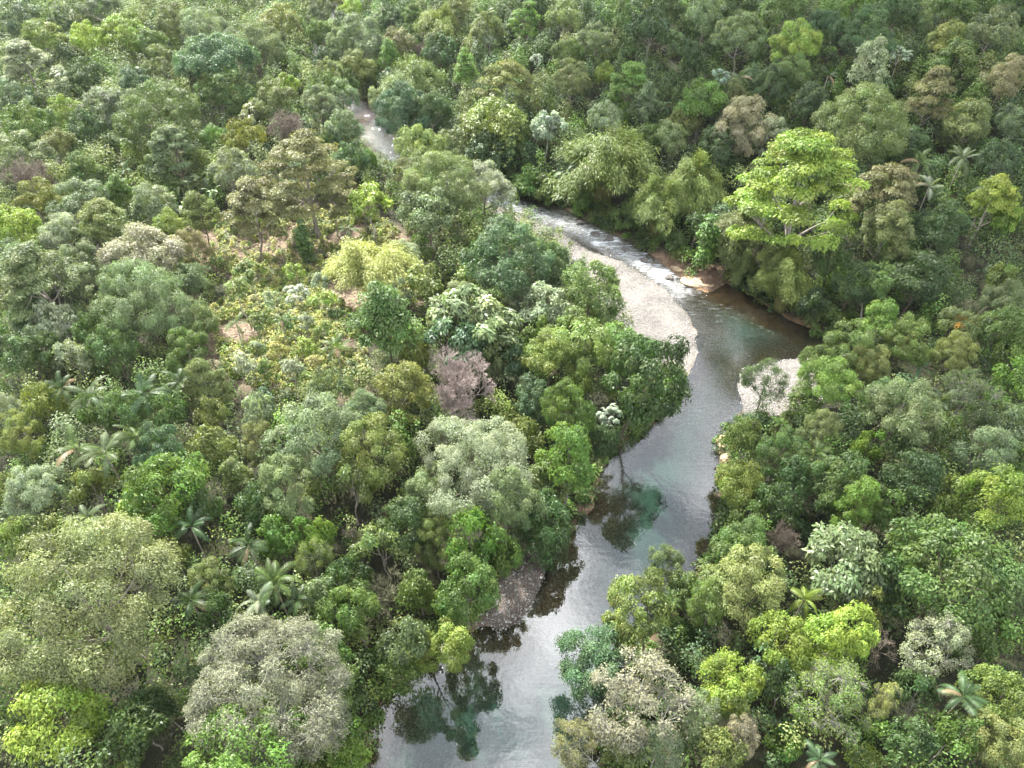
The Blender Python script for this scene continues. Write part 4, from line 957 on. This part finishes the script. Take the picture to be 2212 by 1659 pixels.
h = r4.uniform(1.6, 5.2, len(P)); yg = (r4.uniform(size=len(P)) < 0.34) & (s > 4); h = np.where(yg, r4.uniform(5, 9, len(P)), h); h = np.where(s < 4, h * 0.6, h); rad = r4.uniform(1.1, 2.3, len(P))
print('bushes', len(P))
leaf_mass('undergrowth', P[:, 0], P[:, 1], z, rad, h, colours(P), 165, np.where(dep < 130, 0.32, 0.42), 'dense mixed green undergrowth filling gaps between the trees')
# growth hanging over the banks
E = []
for k in range(len(RIVER)):
    a = RIVER[k]; b = RIVER[(k + 1) % len(RIVER)]; m = int(np.linalg.norm(b - a) / 0.36) + 1
    t = r4.uniform(0, 1, m)[:, None]; E.append(a + (b - a) * t)
E = np.concatenate(E) + r4.normal(0, 0.2, (sum(map(len, E)), 2))
e = 0.3; sg = sdist(E, RIVER); G = np.column_stack([(sdist(E + [[e, 0]], RIVER) - sg) / e, (sdist(E + [[0, e]], RIVER) - sg) / e])
E = E + G * (0.1 + 4.4 * r4.uniform(0, 1, (len(E), 1)) ** 1.6)
z, s, g = ground(E); sdn = np.minimum.reduce([sdist(E, q) for q in SAND])
ok = (s > 0.02) & (g > 0.9) & (sdn > 0.2) & visible(E[:, 0], E[:, 1], z, 100, 200)
E, z, s = E[ok], z[ok], s[ok]
print('bank bushes', len(E))
leaf_mass('bank_growth', E[:, 0], E[:, 1], z - 0.3, r4.uniform(0.8, 1.7, len(E)), np.minimum(r4.uniform(0.9, 2.6, len(E)), 0.9 + s * 0.8), [['mid', 'viv', 'dark', 'mid', 'olive', 'dark'][r4.integers(6)] for _ in E], 130,
          np.full(len(E), 0.34), 'leafy growth hanging over the river banks')
# scrub and dry grass of the clearing
P = np.column_stack([r4.uniform(-75, 0, 22000), r4.uniform(70, 150, 22000)]); z, s, g = ground(P); c = sdist(P, CLEAR)
u, v, d = proj(P[:, 0], P[:, 1], z)
bare = np.exp(-(((u - 570) / 150) ** 2 + ((v - 530) / 50) ** 2)) + 0.55 * np.exp(-(((u - 610) / 70) ** 2 + ((v - 600) / 30) ** 2))
ok = (c < 1.5) & (s > 2) & (r4.uniform(size=len(P)) > bare * 0.95) & (wob(P[:, 0], P[:, 1], 4.0) > -0.6)
P, z = P[ok], z[ok]
print('clearing tufts', len(P))
leaf_mass('clearing_scrub', P[:, 0], P[:, 1], z - 0.2, r4.uniform(0.3, 0.95, len(P)), r4.uniform(0.5, 2.0, len(P)), [['straw', 'yel', 'straw', 'lime', 'mid', 'pale', 'straw', 'beige'][r4.integers(8)] for _ in P], 40,
          np.full(len(P), 0.36), 'sunlit yellow-green scrub and dry grass of the clearing')
mb = MB(); m = 9000
Pd = np.column_stack([r4.uniform(-75, 0, m), r4.uniform(75, 150, m)]); zd, s_, g_ = ground(Pd); cd = sdist(Pd, CLEAR); k = (cd < 1) & (s_ > 3); Pd, zd = Pd[k], zd[k]
an = r4.uniform(0, 6.283, len(Pd)); ln = r4.uniform(0.5, 2.6, len(Pd)); A_ = np.column_stack([Pd, zd + r4.uniform(0.05, 0.25, len(Pd))])
mb.twigs(A_, A_ + np.column_stack([np.cos(an) * ln, np.sin(an) * ln, r4.uniform(-0.1, 0.5, len(Pd)) * ln * 0.6]), r4.uniform(0.03, 0.08, len(Pd)), np.full(len(Pd), 0.02))
o = obj('felled_brushwood', mb.mesh('felled_brushwood', M_BARK, False)); o.color = (0.30, 0.235, 0.175, 1); tag(o, 'dry cut brushwood littering the ground of the clearing', kind='stuff')
# far canopy, beyond and between the trees that show as one each
P, z, s, g, c = region(4200, -420, 420, 120, 620)
vis = visible(P[:, 0], P[:, 1], z + 6, 40, 40)
ok = (s > 3) & (g > 3) & (c > 3) & ~(vis & (P[:, 1] < 262)) & visible(P[:, 0], P[:, 1], z + 6, 700, 900) & (P[:, 1] > 120)
P, z = P[ok], z[ok]
leaf_mass('distant_forest', P[:, 0], P[:, 1], z, r4.uniform(3.0, 6.0, len(P)), r4.uniform(8, 16, len(P)), colours(P), 420, np.full(len(P), 0.7), 'crowded crowns of the forest beyond the larger trees')
if REST:
    P = np.array([[t['x'], t['y']] for t in REST]); z = np.array([t['z'] for t in REST]); dep = np.array([t['depth'] for t in REST])
    leaf_mass('small_forest_trees', P[:, 0], P[:, 1], z, np.array([t['w'] / 2 for t in REST]), np.array([t['h'] for t in REST]), colours(P), 850, np.where(dep < 150, 0.36, 0.46), 'small crowded trees filling gaps between the larger crowns')

# stones of the gravel bars
P = np.concatenate([np.column_stack([r4.uniform(q[:, 0].min() - 1, q[:, 0].max() + 1, m), r4.uniform(q[:, 1].min() - 1, q[:, 1].max() + 1, m)]) for q, m in zip(GRAVEL, (9000, 3500, 2600))])
z, s, g = ground(P); ok = (g < 0.5) & (s > -1.2); P, z = P[ok], z[ok]
t0 = (1 + 5 ** 0.5) / 2
ico = unit(np.array([[-1, t0, 0], [1, t0, 0], [-1, -t0, 0], [1, -t0, 0], [0, -1, t0], [0, 1, t0], [0, -1, -t0], [0, 1, -t0], [t0, 0, -1], [t0, 0, 1], [-t0, 0, -1], [-t0, 0, 1]], float))
icf = np.array([[0, 11, 5], [0, 5, 1], [0, 1, 7], [0, 7, 10], [0, 10, 11], [1, 5, 9], [5, 11, 4], [11, 10, 2], [10, 7, 6], [7, 1, 8], [3, 9, 4], [3, 4, 2], [3, 2, 6], [3, 6, 8], [3, 8, 9], [4, 9, 5], [2, 4, 11], [6, 2, 10], [8, 6, 7], [9, 8, 1]])
n = len(P); sz = 0.05 + 0.10 * r4.uniform(size=n) ** 4
an = r4.uniform(0, 6.283, n); ca, sa = np.cos(an)[:, None], np.sin(an)[:, None]
B = ico[None] * np.column_stack([sz * r4.uniform(1, 1.8, n), sz, sz * r4.uniform(0.4, 0.7, n)])[:, None] * r4.uniform(0.85, 1.15, (n, 12, 1))
V = np.stack([B[..., 0] * ca - B[..., 1] * sa + P[:, :1], B[..., 0] * sa + B[..., 1] * ca + P[:, 1:], B[..., 2] + z[:, None] + 0.02], -1).reshape(-1, 3)
T3 = (icf[None] + np.arange(n)[:, None, None] * 12).reshape(-1, 3)
tone = np.repeat(r4.uniform(0.08, 0.5, n) * np.where(sdist(P, GRAVEL[2]) < 2, 0.75, 1), 20)  # stones on the small beach coloured darker for its shade
def stone_mat():
    m, t, l = new_mat('river_stone')
    v = N_(t, 'ShaderNodeAttribute', attribute_name='v').outputs['Fac']
    r = N_(t, 'ShaderNodeValToRGB'); r.color_ramp.elements[0].color = (0.05, 0.047, 0.045, 1); r.color_ramp.elements[1].color = (0.80, 0.75, 0.68, 1)
    l(v, r.inputs[0]); p = N_(t, 'ShaderNodeBsdfPrincipled'); p.inputs['Roughness'].default_value = 0.8; l(r.outputs[0], p.inputs['Base Color'])
    o = N_(t, 'ShaderNodeOutputMaterial'); l(p.outputs[0], o.inputs[0]); return m
o = obj('gravel_stones', np_mesh('gravel_stones', V, tris=T3, mat=stone_mat(), attrs=dict(v=fac(tone)))); tag(o, 'loose pale river stones strewn over the gravel bars', kind='stuff')

# ------------------------------------------------------------------ the cloud that shades the right bank, and the hazy air
def cloud(cx, cy, cz, rx, ry, rz, seed):
    r = np.random.default_rng(seed); m = 60; Vc = []; Qc = []; nv = 0
    for q in range(m):
        a = r.uniform(0, 6.283); u = math.sqrt(r.uniform(0, 1)); k = r.uniform(0.16, 0.34) * (1.15 - 0.5 * u)
        c = np.array([cx + rx * u * math.cos(a), cy + ry * u * math.sin(a), cz + r.uniform(0, rz) * (1 - u)])
        th = np.linspace(0, np.pi, 11); ph = np.linspace(0, 2 * np.pi, 19)[:-1]
        T_, P_ = np.meshgrid(th, ph, indexing='ij')
        rad = min(rx, ry) * k * (1 + 0.12 * np.sin(3 * P_ + q) * np.sin(4 * T_ + q))
        Vc.append(np.stack([c[0] + rad * np.sin(T_) * np.cos(P_), c[1] + rad * np.sin(T_) * np.sin(P_), c[2] + 0.42 * rad * np.cos(T_)], -1).reshape(-1, 3))
        i, j = np.meshgrid(np.arange(10), np.arange(18), indexing='ij'); j2 = (j + 1) % 18
        Qc.append(np.stack([i * 18 + j, (i + 1) * 18 + j, (i + 1) * 18 + j2, i * 18 + j2], -1).reshape(-1, 4) + nv); nv += 11 * 18
    mt, t, l = new_mat('cloud')
    tp = N_(t, 'ShaderNodeBsdfTransparent'); tr = N_(t, 'ShaderNodeBsdfTranslucent'); tr.inputs['Color'].default_value = (0.95, 0.95, 0.95, 1)
    mx = N_(t, 'ShaderNodeMixShader'); mx.inputs[0].default_value = 0.22; l(tp.outputs[0], mx.inputs[1]); l(tr.outputs[0], mx.inputs[2])
    o_ = N_(t, 'ShaderNodeOutputMaterial'); l(mx.outputs[0], o_.inputs[0])
    o = obj('cloud', np_mesh('cloud', np.concatenate(Vc), np.concatenate(Qc), mat=mt, smooth=True)); tag(o, 'thin white cloud high over the valley shading the right bank', kind='structure')
k_ = 420 / math.tan(SUN_EL)
cloud(150 + math.sin(SUN_AZ) * k_, 150 + math.cos(SUN_AZ) * k_, 420, 125, 190, 20, 4)

# ------------------------------------------------------------------ boulders, driftwood and felled logs
def rock_mat(ca=(0.13, 0.09, 0.055, 1), cb=(0.42, 0.31, 0.19, 1)):
    m, t, l = new_mat('tan_rock')
    g = N_(t, 'ShaderNodeTexCoord'); n = N_(t, 'ShaderNodeTexNoise'); n.inputs['Scale'].default_value = 2.0; n.inputs['Detail'].default_value = 8
    l(g.outputs['Object'], n.inputs['Vector'])
    r = N_(t, 'ShaderNodeValToRGB'); e = r.color_ramp.elements; e[0].position = 0.3; e[0].color = ca; e[1].position = 0.65; e[1].color = cb
    l(n.outputs['Fac'], r.inputs[0]); p = N_(t, 'ShaderNodeBsdfPrincipled'); p.inputs['Roughness'].default_value = 0.85; l(r.outputs[0], p.inputs['Base Color'])
    b = N_(t, 'ShaderNodeBump'); b.inputs['Strength'].default_value = 0.5; b.inputs['Distance'].default_value = 0.15; l(n.outputs['Fac'], b.inputs['Height']); l(b.outputs[0], p.inputs['Normal'])
    o = N_(t, 'ShaderNodeOutputMaterial'); l(p.outputs[0], o.inputs[0]); return m
M_ROCK = rock_mat(); M_DARKROCK = rock_mat((0.025, 0.022, 0.02, 1), (0.12, 0.105, 0.09, 1))
import bmesh
def boulder(px, py, wpx, hz, seed, label):
    x, y = at(px, py, 0.3); x = float(x); y = float(y); d = proj(x, y, 0.3)[2]; w = wpx * d / F
    bm = bmesh.new(); bmesh.ops.create_icosphere(bm, subdivisions=4, radius=1)
    r = np.random.default_rng(seed); ph = r.uniform(0, 6.28, (8, 3)); fr = r.normal(0, 1.7, (8, 3))
    for v in bm.verts:
        c = np.array(v.co); k = 1 + 0.05 * sum(math.sin(fr[q] @ c * 1.6 + ph[q, 0]) for q in range(8)) + 0.02 * sum(math.sin(fr[q] @ c * 5 + ph[q, 1]) for q in range(8))
        c = np.sign(c) * np.abs(c) ** 0.8 * k
        v.co = Vector((c[0] * w * 0.5, c[1] * w * 0.42, c[2] * hz))
    me = bpy.data.meshes.new('boulder'); bm.to_mesh(me); bm.free(); me.materials.append(M_ROCK)
    for p_ in me.polygons: p_.use_smooth = True
    o = obj('boulder', me); o.location = (x, y, 0.1); o.rotation_euler = (0, 0, r.uniform(-0.5, 0.5)); tag(o, label, 'boulder', 'tan boulders at the foot of the right bank'); return o
for a in [(1567, 952, 34, 0.9, 1, 'flat tan boulder at the upstream end of the boulder row'), (1566, 972, 32, 0.9, 2, 'tan boulder second from the upstream end of the row'),
          (1570, 992, 34, 1.0, 3, 'large tan boulder in the middle of the boulder row'), (1563, 1012, 26, 0.8, 4, 'small tan boulder below the middle of the row'),
          (1562, 1035, 26, 0.8, 5, 'brown tan boulder under the yellow-green dome'), (1558, 1068, 22, 0.7, 6, 'narrow brown boulder at the downstream end of the row')]:
    boulder(*a)
o = boulder(1510, 603, 66, 0.55, 31, 'wide flat tan rock shelf beside the end of the rapids'); o.name = 'rock_shelf'; o['category'] = 'rock'; del o['group']
o = boulder(1470, 577, 40, 0.45, 33, 'smaller tan rock shelf upstream beside the white rapids'); o.name = 'rock_shelf'; o['category'] = 'rock'; del o['group']
def log(name, pts, r0, r1, colr, label, cat, branches=0, seed=0):
    r = np.random.default_rng(seed); mb = MB(); path = []
    for px, py, z in pts:
        x, y = at(px, py, z); path.append((float(x), float(y), z + max(0, gz(float(x), float(y)))))
    path = np.array(path); t = np.linspace(0, 1, 12); pp = np.column_stack([np.interp(t * (len(path) - 1), np.arange(len(path)), path[:, q]) for q in range(3)])
    pp[1:-1] += r.normal(0, 0.05, (10, 3)); mb.tube(pp, np.linspace(r0, r1, 12), 7)
    for b in range(branches):
        a = pp[r.integers(2, 11)]; e = a + r.normal(0, 1, 3) * np.array([0.9, 0.9, 0.35]) + [0, 0, 0.3]
        mb.tube(limb_path(a, e, r, 0.05), np.linspace(r1, 0.015, 6), 5)
    o = obj(name, mb.mesh(name, M_BARK)); o.color = (*colr, 1); tag(o, label, cat); return o
log('driftwood_branch', [(1138, 1196, 0.3), (1155, 1222, 0.25), (1172, 1226, 0.2), (1164, 1242, 0.1)], 0.13, 0.07, (0.06, 0.045, 0.035), 'dark bent driftwood branch lying on the shaded gravel beach', 'driftwood', 2, 1)
log('sunken_branch', [(1346, 1183, 0.05), (1352, 1190, 0.08), (1356, 1194, 0.05)], 0.07, 0.04, (0.05, 0.04, 0.03), 'short dark snag breaking the calm water', 'driftwood', 1, 2)
LG = [((470, 520), (540, 527), 'thin pale felled trunk lying across the brown clearing'), ((505, 548), (560, 530), 'pale felled trunk slanting over the lower clearing edge'), ((545, 515), (598, 505), 'felled trunk at the back of the brown clearing'),
      ((480, 560), (520, 572), 'short pale log at the near left of the clearing'), ((590, 555), (640, 585), 'long felled trunk beside the clearing saplings'), ((620, 600), (655, 585), 'grey log lying in the scrub of the clearing')]
for k, (a, b, lab) in enumerate(LG):
    o = log('felled_log', [(a[0], a[1], 0.25), ((a[0] + b[0]) / 2, (a[1] + b[1]) / 2, 0.3), (b[0], b[1], 0.25)], 0.16, 0.08, (0.36, 0.27, 0.2), lab, 'log', 3, 10 + k); o['group'] = 'felled logs in the clearing'

# rocks breaking the rapids
for k, (px, py, w_, lab) in enumerate([(1286, 503, 22, 'dark wet rock at the head of the rapids'), (1318, 513, 18, 'small dark rock midway down the rapids'), (1352, 536, 20, 'dark rock splitting the rapids by the brown bank'),
        (1392, 560, 18, 'dark rock just above the main white water'), (1446, 598, 20, 'dark rock below the main white water'), (1255, 478, 18, 'dark rock upstream of the rapids by the right bank')]):
    o = boulder(px, py, w_, 0.45, 40 + k, lab); o.name = 'river_rock'; o.data.materials[0] = M_DARKROCK; o['category'] = 'rock'; o['group'] = 'rocks in the rapids'; o.location.z = -0.1

# hazy air in one closed box round the camera and the whole scene
bm = bmesh.new(); bmesh.ops.create_cube(bm, size=1)
for v in bm.verts: v.co = Vector((v.co.x * 3600, 850 + v.co.y * 3800, 135 + v.co.z * 280))
me = bpy.data.meshes.new('haze'); bm.to_mesh(me); bm.free()
mh, t, l = new_mat('hazy_air')
pv = N_(t, 'ShaderNodeVolumePrincipled'); pv.inputs['Color'].default_value = (0.86, 0.92, 1.0, 1); pv.inputs['Density'].default_value = 0.00004; pv.inputs['Anisotropy'].default_value = 0.35
o_ = N_(t, 'ShaderNodeOutputMaterial'); l(pv.outputs[0], o_.inputs['Volume'])
me.materials.append(mh)
o = obj('haze', me); tag(o, 'thin pale haze in the valley air', kind='stuff')
